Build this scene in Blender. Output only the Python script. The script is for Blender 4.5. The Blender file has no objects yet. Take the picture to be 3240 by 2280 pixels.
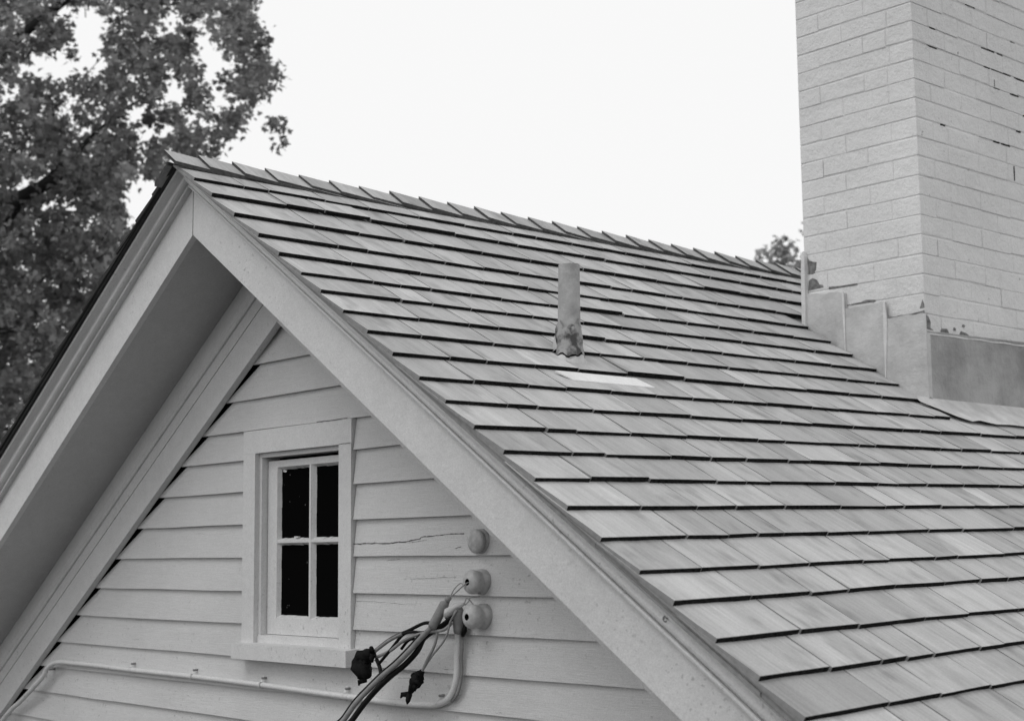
import bpy, bmesh, math, random
import numpy as np
from mathutils import Vector, Matrix

C = bpy.context.scene.collection
SC = bpy.context.scene
random.seed(7)
rng = np.random.default_rng(11)

# ------------------------------------------------------------------ camera
# (calibrated from vanishing points; the scene's origin is the camera, the
#  ground lies 5.2 m below it)
cam_d = bpy.data.cameras.new("camera")
cam = bpy.data.objects.new("camera", cam_d)
C.objects.link(cam)
cam_d.sensor_width = 36.0
cam_d.sensor_fit = 'HORIZONTAL'
cam_d.lens = 4782.3 / 3240 * 36.0
cam_d.clip_start = 0.05
cam_d.clip_end = 2000
rx = Vector((0.66155938, 0.74981512, -0.01079222))
up = Vector((0.10238232, -0.07605594, 0.99183333))
fw = Vector((-0.74287082, 0.65726157, 0.12708333))
cam.matrix_world = Matrix(((rx.x, up.x, -fw.x, 0), (rx.y, up.y, -fw.y, 0), (rx.z, up.z, -fw.z, 0), (0, 0, 0, 1)))
cam_d.dof.use_dof = True
cam_d.dof.focus_distance = 4.4
cam_d.dof.aperture_fstop = 5.0
SC.camera = cam

# ------------------------------------------------------------------ sky, sun, exposure
SUN_EL, SUN_AZ = math.radians(54), math.radians(192)      # azimuth clockwise from +Y
w = bpy.data.worlds.new("World"); SC.world = w
w.use_nodes = True
nt = w.node_tree; nt.nodes.clear()
o = nt.nodes.new('ShaderNodeOutputWorld')
bg = nt.nodes.new('ShaderNodeBackground')
sky = nt.nodes.new('ShaderNodeTexSky')
sky.sky_type = 'NISHITA'; sky.sun_disc = False
sky.sun_elevation = SUN_EL; sky.sun_rotation = SUN_AZ
sky.air_density = 1.0; sky.dust_density = 4.0
bw = nt.nodes.new('ShaderNodeRGBToBW')
mx = nt.nodes.new('ShaderNodeMix'); mx.data_type = 'FLOAT'
mx.inputs[0].default_value = 0.96                           # cloud cover: the blanket of cloud is even and white
mx.inputs[3].default_value = 9.72
nt.links.new(sky.outputs[0], bw.inputs[0]); nt.links.new(bw.outputs[0], mx.inputs[2])
nt.links.new(mx.outputs[0], bg.inputs[0])
bg.inputs[1].default_value = 0.1
nt.links.new(bg.outputs[0], o.inputs[0])

sun_d = bpy.data.lights.new("sun", 'SUN')
sun_d.energy = 0.6; sun_d.angle = math.radians(28); sun_d.color = (1, 1, 1)
sun = bpy.data.objects.new("sun", sun_d); C.objects.link(sun)
sv = Vector((math.sin(SUN_AZ) * math.cos(SUN_EL), math.cos(SUN_AZ) * math.cos(SUN_EL), math.sin(SUN_EL)))
sun.rotation_euler = sv.to_track_quat('Z', 'Y').to_euler()
sun.location = (0, 0, 20)

SC.view_settings.view_transform = 'Standard'
SC.view_settings.look = 'None'
SC.view_settings.exposure = 0.0
SC.view_settings.gamma = 1.0
SC.cycles.max_bounces = 8

# ------------------------------------------------------------------ materials
class NB:
    def __init__(s, name):
        s.m = bpy.data.materials.new(name); s.m.use_nodes = True
        s.t = s.m.node_tree; s.t.nodes.clear()
        s.out = s.n('ShaderNodeOutputMaterial'); s.b = s.n('ShaderNodeBsdfPrincipled')
        s.l(s.b.outputs[0], s.out.inputs[0])
        s.tc = s.n('ShaderNodeTexCoord')
    def n(s, k, **kw):
        x = s.t.nodes.new(k)
        for a, b in kw.items(): setattr(x, a, b)
        return x
    def l(s, a, b): s.t.links.new(a, b)
    def map(s, scale, off=None):
        m = s.n('ShaderNodeMapping'); m.inputs['Scale'].default_value = scale
        s.l(s.tc.outputs['Object'], m.inputs[0])
        if off is not None: s.l(off, m.inputs['Location'])
        return m.outputs[0]
    def noise(s, vec, scale, detail=4, rough=.5):
        x = s.n('ShaderNodeTexNoise'); x.inputs['Scale'].default_value = scale
        x.inputs['Detail'].default_value = detail; x.inputs['Roughness'].default_value = rough
        s.l(vec, x.inputs['Vector']); return x.outputs['Fac']
    def rng(s, v, a, b, c, d):
        x = s.n('ShaderNodeMapRange'); s.l(v, x.inputs[0])
        for i, k in enumerate((a, b, c, d)): x.inputs[i + 1].default_value = k
        return x.outputs[0]
    def math(s, op, a, b=None):
        x = s.n('ShaderNodeMath', operation=op)
        for i, k in enumerate((a, b)):
            if k is None: continue
            if isinstance(k, (int, float)): x.inputs[i].default_value = k
            else: s.l(k, x.inputs[i])
        return x.outputs[0]
    def col(s, v):
        x = s.n('ShaderNodeCombineColor')
        for i in range(3): s.l(v, x.inputs[i])
        s.l(x.outputs[0], s.b.inputs['Base Color'])
    def bump(s, v, strength, dist):
        x = s.n('ShaderNodeBump'); x.inputs['Strength'].default_value = strength
        x.inputs['Distance'].default_value = dist
        s.l(v, x.inputs['Height']); s.l(x.outputs[0], s.b.inputs['Normal'])
    def fin(s, rough=.6, spec=.3):
        s.b.inputs['Roughness'].default_value = rough
        s.b.inputs['Specular IOR Level'].default_value = spec
        return s.m

def plain(name, v, rough=.6, spec=.3, var=.12, scale=30, bmp=.0):
    k = NB(name)
    nz = k.noise(k.map((1, 1, 1)), scale, 5, .6)
    k.col(k.rng(nz, .3, .7, v * (1 - var), v * (1 + var)))
    if bmp: k.bump(nz, bmp, .002)
    return k.fin(rough, spec)

def paint(name, v, speck=.5, grain=(1, 1, 1)):
    """old oil paint on wood: cloudy tone, chips and dirt specks, faint brush grain"""
    k = NB(name)
    o_ = k.map((1, 1, 1))
    cloud = k.rng(k.noise(o_, 3.1, 4, .6), .3, .7, v * .955, v * 1.04)
    fine = k.math('MULTIPLY', k.rng(k.noise(o_, 270, 4, .85), .32, .68, .85, 1.15), k.rng(k.noise(k.map(grain), 90, 3, .7), .3, .7, .965, 1.035))
    spots = k.rng(k.noise(o_, 75, 2, .5), .64, .72, 1.0, 1 - .45 * speck)
    mask = k.rng(k.noise(o_, 2.3, 2, .5), .45, .62, 0, 1)
    spots = k.math('ADD', k.math('MULTIPLY', k.math('SUBTRACT', spots, 1.0), mask), 1.0)
    streak = k.rng(k.noise(k.map(grain), 26, 4, .65), .3, .72, 1.035, .95)
    c = k.math('MULTIPLY', k.math('MULTIPLY', cloud, fine), k.math('MULTIPLY', spots, streak))
    k.col(c)
    h = k.math('ADD', k.noise(k.map(grain), 60, 4, .7), k.math('MULTIPLY', k.noise(o_, 14, 3, .5), 1.5))
    k.bump(h, .6, .0020)
    return k.fin(.5, .3)

M = {}
M['trim'] = paint('painted_trim', .665, .7, (1, 4, 1))
M['siding'] = paint('painted_clapboard', .61, .7, (.35, 1, 5))
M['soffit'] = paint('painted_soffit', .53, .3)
M['crack'] = plain('bare_crack', .05)
M['void'] = plain('dark_void', .006, .9, .0)
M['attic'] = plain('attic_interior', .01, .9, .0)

def shingle_mat(name, lo, hi):
    k = NB(name)
    at = k.n('ShaderNodeAttribute'); at.attribute_name = 'tone'
    tone = at.outputs['Fac']
    off = k.n('ShaderNodeCombineXYZ')
    k.l(k.math('MULTIPLY', tone, 37.0), off.inputs[0]); k.l(k.math('MULTIPLY', tone, 91.0), off.inputs[1])
    grain = k.noise(k.map((3.0, 130, 3.0), off.outputs[0]), 1.0, 5, .75)
    broad = k.noise(k.map((2.6, 11, 2.6), off.outputs[0]), 1.0, 3, .55)
    spot = k.noise(k.map((7, 16, 7), off.outputs[0]), 1.0, 2, .5)
    base = k.rng(tone, 0, 1, lo, hi)
    g = k.rng(grain, .3, .7, .82, 1.13)
    b = k.rng(broad, .32, .70, 1.08, .80)
    s = k.rng(spot, .56, .76, 1.0, .66)
    fine = k.rng(k.noise(k.map((1, 1, 1)), 260, 4, .85), .32, .68, .85, 1.15)
    k.col(k.math('MULTIPLY', k.math('MULTIPLY', k.math('MULTIPLY', base, g), k.math('MULTIPLY', b, s)), fine))
    k.bump(grain, .6, .003)
    return k.fin(.75, .15)
M['shingle'] = shingle_mat('weathered_shingle', .355, .545)
M['shingle_dark'] = shingle_mat('dark_shingle', .10, .16)  # left slope: same shingle pattern in a much darker tone
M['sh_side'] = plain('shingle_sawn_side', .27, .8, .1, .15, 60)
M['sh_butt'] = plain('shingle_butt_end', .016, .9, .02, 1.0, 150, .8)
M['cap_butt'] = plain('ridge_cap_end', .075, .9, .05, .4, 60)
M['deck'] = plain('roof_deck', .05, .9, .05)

def brick_mat():
    k = NB('painted_brick')
    o_ = k.map((1, 1, 1))
    cloud = k.rng(k.noise(o_, 2.4, 4, .6), .3, .7, .655, .735)
    fine = k.rng(k.noise(o_, 210, 4, .85), .32, .68, .85, 1.15)
    spots = k.rng(k.noise(o_, 42, 2, .5), .72, .78, 1.0, .55)
    k.col(k.math('MULTIPLY', k.math('MULTIPLY', cloud, fine), spots))
    h = k.math('ADD', k.noise(o_, 80, 4, .7), k.math('MULTIPLY', k.noise(o_, 14, 3, .6), 2.5))
    k.bump(h, .9, .0040)
    return k.fin(.7, .2)
M['brick'] = brick_mat()
M['mortar_gap'] = plain('open_mortar_joint', .03, .9, .05)
M['spall'] = plain('bare_brick', .19, .9, .1, .5, 60, .4)

def metal_mat(name, lo, hi, scale, rough=.6, thr=(.35, .65)):
    k = NB(name)
    o_ = k.map((1, 1, 1))
    n1 = k.rng(k.noise(o_, scale, 5, .6), thr[0], thr[1], lo, hi)
    n2 = k.rng(k.noise(o_, 260, 4, .8), .3, .7, .90, 1.10)
    n3 = k.rng(k.noise(k.map((30, 30, 4)), 1.0, 4, .6), .35, .7, 1.02, .95)
    k.col(k.math('MULTIPLY', k.math('MULTIPLY', n1, n2), n3))
    k.bump(k.math('ADD', k.noise(o_, 12, 4, .6), k.math('MULTIPLY', k.noise(o_, 90, 3, .6), .12)), .8, .012)
    return k.fin(rough, .3)
M['flash'] = metal_mat('painted_flashing', .46, .60, 7)
M['flash_edge'] = metal_mat('flashing_edge', .60, .70, 9)
M['apron'] = metal_mat('tarnished_apron', .15, .40, 3.2, .6, (.30, .66))
M['flange'] = metal_mat('flashing_flange', .42, .62, 9)
M['sheet'] = metal_mat('bright_flashing', .70, .78, 9)
M['pipe'] = metal_mat('weathered_pipe', .26, .42, 16)
M['boot'] = metal_mat('tarred_boot', .07, .36, 24, .8, (.42, .58))
M['porcelain'] = plain('porcelain', .47, .4, .3, .25, 55)
M['cable_grey'] = plain('grey_cable', .24, .6, .3, .2, 50)
M['cable_black'] = plain('black_cable', .009, .5, .12, .3, 50)
M['tape'] = plain('black_tape', .008, .7, .08, .8, 60, .6)
M['wire'] = plain('thin_wire', .30, .5, .3, .1, 50)
M['bark'] = plain('bark', .035, .9, .1, .4, 12, .5)
M['leaf'] = None
M['lawn'] = plain('grass', .055, .9, .1, .35, .8)
gk = NB('window_glass')
gk.b.inputs['Base Color'].default_value = (.004, .004, .004, 1)
M['glass'] = gk.fin(.25, .0)

def leaf_mat(name, lo, hi, tr=.35):
    k = NB(name)
    at = k.n('ShaderNodeAttribute'); at.attribute_name = 'tone'
    v = k.rng(at.outputs['Fac'], 0, 1, lo, hi)
    k.col(v)
    k.b.inputs['Roughness'].default_value = .55; k.b.inputs['Specular IOR Level'].default_value = .3
    trn = k.n('ShaderNodeBsdfTranslucent'); cc = k.n('ShaderNodeCombineColor')
    for i in range(3): k.l(v, cc.inputs[i])
    k.l(cc.outputs[0], trn.inputs[0])
    mxs = k.n('ShaderNodeMixShader'); mxs.inputs[0].default_value = tr
    k.l(k.b.outputs[0], mxs.inputs[1]); k.l(trn.outputs[0], mxs.inputs[2]); k.l(mxs.outputs[0], k.out.inputs[0])
    return k.m
M['leaf'] = leaf_mat('leaves', .10, .48, .42)

# ------------------------------------------------------------------ builders
def tag(o, label=None, cat=None, group=None, kind=None):
    if label: o['label'] = label
    if cat: o['category'] = cat
    if group: o['group'] = group
    if kind: o['kind'] = kind
    return o

def empty(name, loc, label=None, cat=None, group=None):
    e = bpy.data.objects.new(name, None); C.objects.link(e)
    e.location = loc; e.empty_display_size = .2
    return tag(e, label, cat, group)

def world_of(o):
    m = Vector((0, 0, 0))
    while o is not None:
        m += Vector(o.location); o = o.parent
    return m

class MB:
    """collects faces (with a material and a tone each) and links ONE mesh object"""
    def __init__(s): s.v = []; s.f = []; s.m = []; s.t = []; s.sm = []
    def poly(s, pts, mat, tone=.5, smooth=False):
        i = len(s.v); s.v += [tuple(p) for p in pts]
        s.f.append(tuple(range(i, i + len(pts)))); s.m.append(mat); s.t.append(tone); s.sm.append(smooth)
    def mesh(s, pts, faces, mat, tone=.5, smooth=False):
        i = len(s.v); s.v += [tuple(p) for p in pts]
        for k, f in enumerate(faces):
            s.f.append(tuple(i + j for j in f))
            s.m.append(mat[k] if isinstance(mat, (list, tuple)) else mat); s.t.append(tone); s.sm.append(smooth)
    def box(s, x0, x1, y0, y1, z0, z1, mat, tone=.5):
        s.prism([(x0, z0), (x1, z0), (x1, z1), (x0, z1)], y0, y1, mat, tone)
    def prism(s, xz, y0, y1, mat, tone=.5):
        n = len(xz); a = [(x, y0, z) for x, z in xz] + [(x, y1, z) for x, z in xz]
        ar = sum(xz[i][0] * xz[(i + 1) % n][1] - xz[(i + 1) % n][0] * xz[i][1] for i in range(n))
        F = [tuple(range(n)), tuple(range(2 * n - 1, n - 1, -1))] + [(i, n + i, n + (i + 1) % n, (i + 1) % n) for i in range(n)]
        if ar < 0: F = [tuple(reversed(f)) for f in F]
        s.mesh(a, F, mat, tone)
    def prism_x(s, yz, x0, x1, mat, tone=.5):
        n = len(yz); a = [(x0, y, z) for y, z in yz] + [(x1, y, z) for y, z in yz]
        F = [tuple(range(n)), tuple(range(2 * n - 1, n - 1, -1))] + [(i, n + i, n + (i + 1) % n, (i + 1) % n) for i in range(n)]
        s.mesh(a, F, mat, tone)
    def tube(s, pts, r, mat, seg=10, tone=.5, cap=True, jit=0):
        P = [Vector(p) for p in pts]; n = len(P)
        R = r if isinstance(r, (list, tuple)) else [r] * n
        ref = None; base = len(s.v)
        for i, p in enumerate(P):
            t = (P[min(i + 1, n - 1)] - P[max(i - 1, 0)]).normalized()
            if ref is None:
                ref = t.orthogonal().normalized()
            ref = (ref - t * ref.dot(t)).normalized(); b = t.cross(ref)
            for k in range(seg):
                a = 2 * math.pi * k / seg
                rr = R[i] * (1 + (random.uniform(-jit, jit) if jit else 0))
                s.v.append(tuple(p + (ref * math.cos(a) + b * math.sin(a)) * rr))
        for i in range(n - 1):
            for k in range(seg):
                k2 = (k + 1) % seg
                s.f.append((base + i * seg + k, base + i * seg + k2, base + (i + 1) * seg + k2, base + (i + 1) * seg + k))
                s.m.append(mat); s.t.append(tone); s.sm.append(True)
        if cap:
            for q, rev in ((0, True), (n - 1, False)):
                f = [base + q * seg + k for k in range(seg)]
                s.f.append(tuple(reversed(f)) if rev else tuple(f)); s.m.append(mat); s.t.append(tone); s.sm.append(False)
    def build(s, name, parent=None):
        me = bpy.data.meshes.new(name)
        off = world_of(parent) if parent else Vector((0, 0, 0))
        me.from_pydata([(x - off.x, y - off.y, z - off.z) for x, y, z in s.v], [], s.f)
        mats = []
        for m in s.m:
            if m not in mats: mats.append(m)
        for m in mats: me.materials.append(M[m])
        me.polygons.foreach_set('material_index', [mats.index(m) for m in s.m])
        me.polygons.foreach_set('use_smooth', s.sm)
        at = me.attributes.new('tone', 'FLOAT', 'FACE'); at.data.foreach_set('value', s.t)
        bm = bmesh.new(); bm.from_mesh(me); bm.normal_update(); bm.to_mesh(me); bm.free()
        me.update()
        o = bpy.data.objects.new(name, me); C.objects.link(o)
        if parent: o.parent = parent
        return o

def smooth_path(pts, k=4):
    P = [Vector(p) for p in pts]; out = []
    for i in range(len(P) - 1):
        p0 = P[max(i - 1, 0)]; p1 = P[i]; p2 = P[i + 1]; p3 = P[min(i + 2, len(P) - 1)]
        for j in range(k):
            t = j / k
            out.append(.5 * ((2 * p1) + (p2 - p0) * t + (2 * p0 - 5 * p1 + 4 * p2 - p3) * t * t + (3 * p1 - p0 - 3 * p2 + p3) * t ** 3))
    out.append(P[-1]); return [tuple(v) for v in out]

# ------------------------------------------------------------------ the house: frame of reference
GZ = -5.2
AX, Z0, T = -4.2765, 1.0361, 2.0 / 3.0
CT, ST = 0.83205, 0.5547
YF, YW, YR, YE = 2.41, 2.737, 2.335, 9.4          # fascia face, wall, roof edge, far end
DE = 5.1                                           # eave, measured out from the ridge
def P(side, d, c, y): return (AX + side * d, y, Z0 + c / CT - d * T)
def cd(d): return .1800 + .0180 * min(d, 3.2)       # top of the roof deck
def tt(d): return .0105 + 0 * d      # shingle butt thickness

house = empty('wooden_house', (AX, 6.0, GZ),
              'white clapboard house with a wood shingled gable roof and small attic window', 'house')

def sweep(side, prof, ds, mat, mb, tone=.5):
    """prof: list of (c or c(d), y), closed outline; swept down the slope from the ridge mitre"""
    n = len(prof)
    rings = []
    for d in ds:
        rings.append([P(side, d, (c(d) if callable(c) else c), y) for c, y in prof])
    for a, b in zip(rings, rings[1:]):
        for i in range(n):
            j = (i + 1) % n
            q = [a[i], a[j], b[j], b[i]]
            mb.poly(q if side < 0 else q[::-1], mat, tone)
    mb.poly(rings[-1] if side < 0 else rings[-1][::-1], mat, tone)
DS = [0] + [i * .3 for i in range(1, 17)] + [DE]

for side in (-1, 1):
    rake = MB()
    sweep(side, [(0, YF), (.1285, YF), (.1285, YF + .022), (0, YF + .022)], [.0008] + DS[1:], 'trim', rake)
    rk = rake.build('rake_board', house)
    tag(rk, 'left rake board below the eave moulding' if side < 0 else 'right rake board, speckled with dirt')
    if side > 0:
        mt_ = MB(); mt_.prism([(AX - .0016, Z0 - .002), (AX + .0014, Z0 - .002), (AX + .0010, Z0 + .1283 / CT), (AX - .0010, Z0 + .1283 / CT)], YF - .0006, YF + .01, 'crack')
        mt_.build('mitre_joint', rk)
    cr = MB()
    def ctop(k): return lambda d: .1285 + (.1768 + .0125 * min(d, 2.6) - .1285) * k
    prof = [(.1285, YF - .0005), (.1285, YF - .016), (ctop(.03), YF - .0195), (ctop(.09), YF - .0205), (ctop(.14), YF - .0185), (ctop(.16), YF - .015),
            (ctop(.17), YF - .003), (ctop(.19), YF - .0025), (ctop(.22), YF - .012), (ctop(.26), YF - .022), (ctop(.31), YF - .0295), (ctop(.38), YF - .0340),
            (ctop(.46), YF - .0355), (ctop(.54), YF - .0345), (ctop(.60), YF - .0325), (ctop(.65), YF - .0315), (ctop(.70), YF - .0330), (ctop(.75), YF - .0375),
            (ctop(.79), YF - .0445), (ctop(.82), YF - .0525), (ctop(.83), YF - .058), (ctop(1.0), YF - .058), (ctop(1.0), YF + .02), (.1287, YF + .02)]
    sweep(side, prof, DS, 'trim', cr)
    cr.build('crown_moulding', rk)
    if side > 0:
        ey = MB()
        c0 = Vector(P(1, 2.07, .171, 2.375))
        ring = [(c0.x + .0055 * math.cos(a), c0.y, c0.z + .0055 * math.sin(a)) for a in [i * math.pi / 8 for i in range(15)]]
        ey.tube(ring, .0018, 'sh_side', 8)
        ey.tube([(c0.x - .008, c0.y + .03, c0.z - .006), (c0.x - .003, c0.y, c0.z - .005)], .002, 'sh_side', 8)
        ey.build('eye_screw', rk)
    # soffit between rake board and wall
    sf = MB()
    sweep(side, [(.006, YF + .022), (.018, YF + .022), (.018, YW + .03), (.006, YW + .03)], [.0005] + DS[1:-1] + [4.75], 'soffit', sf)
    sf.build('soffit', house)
    # frieze and bed moulding along the wall
    fz = MB()
    fb = -.256 if side < 0 else -.188
    k0 = -.11 if side < 0 else .0006
    yo = 0 if side < 0 else .0012
    sweep(side, [(fb, 2.692 + yo), (-.1525, 2.692 + yo), (-.1525, 2.7175), (fb, 2.7175)], [k0] + DS[1:-1] + [4.75], 'trim', fz)
    sweep(side, [(-.1500, 2.6908), (-.104, 2.6908), (-.104, 2.718), (-.1500, 2.718)], [.0006] + DS[1:-1] + [4.75], 'trim', fz)
    f_ = fz.build('frieze_board', house)
    bd = MB()
    sweep(side, [(-.108, 2.6902), (-.108, 2.683), (-.100, 2.679), (-.090, 2.679), (-.089, 2.686), (-.082, 2.684), (-.068, 2.684), (-.050, 2.687),
                 (-.034, 2.691), (-.018, 2.696), (.004, 2.704), (.004, 2.7192), (-.1035, 2.7192)], [.0007] + DS[1:-1] + [4.75], 'trim', bd)
    bd.build('bed_moulding', f_)

# ---- roof: deck and shingles of both slopes in one mesh
roof = MB()
for side in (-1, 1):
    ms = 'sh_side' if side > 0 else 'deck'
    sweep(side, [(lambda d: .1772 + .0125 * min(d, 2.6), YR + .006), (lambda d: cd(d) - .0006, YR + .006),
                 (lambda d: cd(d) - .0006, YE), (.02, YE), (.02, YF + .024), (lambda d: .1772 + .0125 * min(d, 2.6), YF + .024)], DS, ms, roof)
    # starter laths that close the growing gap above the moulding
    if side > 0:
        for a, b, cc in ((1.35, 1.9, .0), (1.72, 2.35, .002), (2.12, 3.0, .004), (2.75, 5.05, .004)):
            ds = [a + (b - a) * i / 6 for i in range(7)]
            sweep(1, [(lambda d: .1774 + .0125 * min(d, 2.6), YR + .0045 - cc), (lambda d: .1774 + .0125 * min(d, 2.6) + (d - a) / (b - a) * .010, YR + .0045 - cc),
                      (lambda d: .1774 + .0125 * min(d, 2.6) + (d - a) / (b - a) * .010, YR + .03), (lambda d: .1774 + .0125 * min(d, 2.6), YR + .03)], ds, 'sh_side', roof)
BUTTS = [0.1405, 0.2517, 0.3848, 0.5191, 0.6353, 0.7465, 0.8488, 0.9576, 1.0618, 1.1713, 1.287, 1.3936, 1.5021, 1.6055, 1.71, 1.8183, 1.9266,
         2.0396, 2.1341, 2.2471, 2.3536, 2.4588]
while BUTTS[-1] < 5.12: BUTTS.append(BUTTS[-1] + .1062)

def shingle(mb, side, db, y0, y1, top, tone, lift=0, skew=0, butt='sh_butt', sidem='sh_side'):
    e = .1277 * CT; t = tt(db) * random.uniform(.90, 1.12)
    ks = [0, .5, 1, 2, 3]
    tp = [2 * tt(db) + (t - tt(db)) + lift, 1.5 * tt(db) + lift * .8, tt(db) + lift * .6, tt(db) / 3, .0002]
    bt = [tt(db) * .93 + lift, .64 * tt(db) + lift * .8, tt(db) / 3 + lift * .6, .0002, 0]
    rows = []
    for k, a, b in zip(ks, tp, bt):
        d = db - k * e
        if d < .002: d = .002
        rows.append((d, a, b))
        if d <= .002: break
    V = []; n = len(rows)
    ny = max(1, int((y1 - y0) / .05))
    wav = [random.uniform(-.0008, .0008) for _ in range(ny + 1)]
    for j in range(ny + 1):
        y = y0 + (y1 - y0) * j / ny
        for i, (d, a, b) in enumerate(rows):
            dd = d * (1 - .0125 * (y - YR)) + (skew * (j / ny - .5) if i == 0 else 0)
            if i == 0: dd += wav[j] * 1.6
            V.append(P(side, dd, cd(d) + a + (wav[j] if i < 2 else 0), y))
            V.append(P(side, dd - (tt(db) * ST if i == 0 else 0), cd(d) + b, y))
    F = []; Mt = []
    st = 2 * n
    top_m = top
    for j in range(ny):
        for i in range(n - 1):
            a = j * st + 2 * i; b = (j + 1) * st + 2 * i
            F.append((a, a + 2, b + 2, b)); Mt.append(top_m)
            F.append((a + 1, b + 1, b + 3, a + 3)); Mt.append(sidem)
        a = j * st; b = (j + 1) * st
        F.append((a + 1, a, b, b + 1)); Mt.append(butt)
    for base, rev in ((0, False), (ny * st, True)):
        for i in range(n - 1):
            a = base + 2 * i
            f = (a, a + 1, a + 3, a + 2)
            F.append(f[::-1] if rev else f); Mt.append(sidem)
    if side < 0: F = [f[::-1] for f in F]
    mb.mesh(V, F, Mt, tone)

def lay(side):
    for ci, db in enumerate(BUTTS):
        spans = [(YR, YE)]
        if side > 0 and .60 < db < 1.30:
            spans = [(YR, 4.815 if db < 1.2 else 4.80), (5.96, YE)]
        for a, b in spans:
            y = a + random.uniform(-.003, .003) if a == YR else a
            first = a == YR
            while y < b - .01:
                wd = random.choice((random.uniform(.09, .16), random.uniform(.14, .22), random.uniform(.18, .30)))
                if first: wd = random.uniform(.17, .30)
                if first and ci == 21 and side > 0: wd = .29
                y1 = min(y + wd, b)
                if b - y1 < .05: y1 = b
                tone = min(1, max(0, random.gauss(.58, .22)))
                lift = random.uniform(0, .0006)
                if random.random() < .02: lift = random.uniform(.002, .0045)
                if side > 0 and ci == 1 and y < 2.78 < y1 + .12: lift = .006
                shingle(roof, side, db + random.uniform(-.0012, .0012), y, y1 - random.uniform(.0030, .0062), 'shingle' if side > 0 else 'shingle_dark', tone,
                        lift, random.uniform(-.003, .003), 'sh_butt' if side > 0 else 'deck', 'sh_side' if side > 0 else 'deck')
                y = y1; first = False
lay(1); lay(-1)
rf = roof.build('roof', house)

# ridge caps, lapped along the ridge
caps = MB()
RY = [2.316, 2.442, 2.568, 2.698, 2.833, 2.959, 3.087, 3.226, 3.359, 3.496, 3.627, 3.762, 3.901, 4.032, 4.167, 4.307, 4.45, 4.585, 4.723, 4.865,
      5.006, 5.147, 5.287, 5.43]
while RY[-1] < 9.2: RY.append(RY[-1] + .141)
for k, y in enumerate(RY):
    t = random.uniform(.0085, .0115); L = .40
    for side, d0, d1 in ((-1, .004, .085), (1, -.030 + random.uniform(-.003, .003), .057 + random.uniform(-.004, .004))):
        tone = min(1, max(0, random.gauss(.5, .2))); sk = random.uniform(-.006, .006)
        V = []
        for yy, hi, lo in ((y, .0195 + (t - .009), .0095), (y + .14, .0115, .003), (y + .28, .003, 0)):
            for d in (d0, d1):
                base = .1925 - (.020 if side < 0 else 0)
                V.append(P(side, d, base + hi, yy + (sk if d == d1 and yy == y else 0)))
                V.append(P(side, d, base + lo, yy + (sk if d == d1 and yy == y else 0)))
        F = [(0, 2, 3, 1), (0, 4, 6, 2), (4, 8, 10, 6), (2, 6, 7, 3), (6, 10, 11, 7), (0, 1, 5, 4), (4, 5, 9, 8), (1, 3, 7, 5)]
        Mt = ['cap_butt', 'shingle', 'shingle', 'cap_butt', 'cap_butt', 'cap_butt', 'cap_butt', 'sh_side']
        if side > 0: F = [f[::-1] for f in F]
        caps.mesh(V, F, Mt, tone)
caps.build('ridge_cap', rf)

# ---- walls
BL = [.866, .757, .649, .532, .4245, .326, .220, .110, -.001, -.112, -.220, -.329, -.431, -.533]
z = BL[-1]
while z > GZ + .25: z -= .108; BL.append(z)
def xlim(z, c=-.20):
    return min(4.72, max(0, (Z0 + c / CT - z) / T))
sid = MB()
def board(xa, xb, zb, zt, clipA, clipB, tone=.5):
    """one tapered clapboard between xa and xb; ends on a slope are cut along it"""
    n = max(1, int((xb - xa) / .22))
    w1 = [random.uniform(-.0012, .0012) for _ in range(n + 1)]; w2 = [random.uniform(-.0012, .0012) for _ in range(n + 1)]
    lo = []; hi = []
    zt2 = zt + .012
    if clipA:
        xa = AX - xlim(zb, -.2515); xa2 = AX - xlim(zt2, -.272)
    else: xa2 = xa
    if clipB:
        xb = AX + xlim(zb, -.17); xb2 = AX + xlim(zt2, -.17)
    else: xb2 = xb
    if xa2 > xb2: xa2 = xb2 = (xa2 + xb2) / 2
    for i in range(n + 1):
        u = i / n
        lo.append((xa + (xb - xa) * u, w1[i], w2[i])); hi.append(xa2 + (xb2 - xa2) * u)
    V = []
    for (x, a, b), xh in zip(lo, hi):
        V += [(x, 2.7185 + b, zb + a), (xh, 2.733 + b * .4, zt2), (x, 2.735, zb + a)]
    F = []
    for i in range(n):
        a = 3 * i; b = a + 3
        F += [(a, b, b + 1, a + 1), (a + 2, b + 2, b, a)]
    F += [(0, 1, 2), (3 * n, 3 * n + 2, 3 * n + 1)]
    sid.mesh(V, F, 'siding', tone)
for i in range(len(BL)):
    zb = BL[i]; zt = BL[i - 1] if i else zb + .10
    dl = xlim(zb)
    if xlim(zb, -.25) < .03: continue
    if zt > -.30 and zb < .40:
        board(AX - dl, -4.441, zb, zt, True, False); board(-3.8155, AX + dl, zb, zt, False, True)
    else:
        board(AX - dl, AX + dl, zb, zt, True, True)
def sliver(mb, pts, w, y, mat='crack'):
    up_ = [(x, y, z + w * random.uniform(.15, .5)) for x, _, z in pts]; dn = [(x, y, z - w * random.uniform(.15, .5)) for x, _, z in pts]
    for i in range(len(pts) - 1):
        mb.poly([dn[i], dn[i + 1], up_[i + 1], up_[i]], mat)
def densify(pts, k=4, j=.0012):
    out = []
    for a, b in zip(pts, pts[1:]):
        for i in range(k):
            u = i / k; out.append((a[0] + (b[0] - a[0]) * u, 0, a[2] + (b[2] - a[2]) * u + random.uniform(-j, j)))
    out.append(pts[-1]); return out
def yb(z):     # face of the clapboard at height z
    for i in range(1, len(BL)):
        if BL[i] <= z < BL[i - 1]:
            return 2.7185 + (z - BL[i]) / (BL[i - 1] - BL[i] + .012) * .0145
    return 2.72
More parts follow.
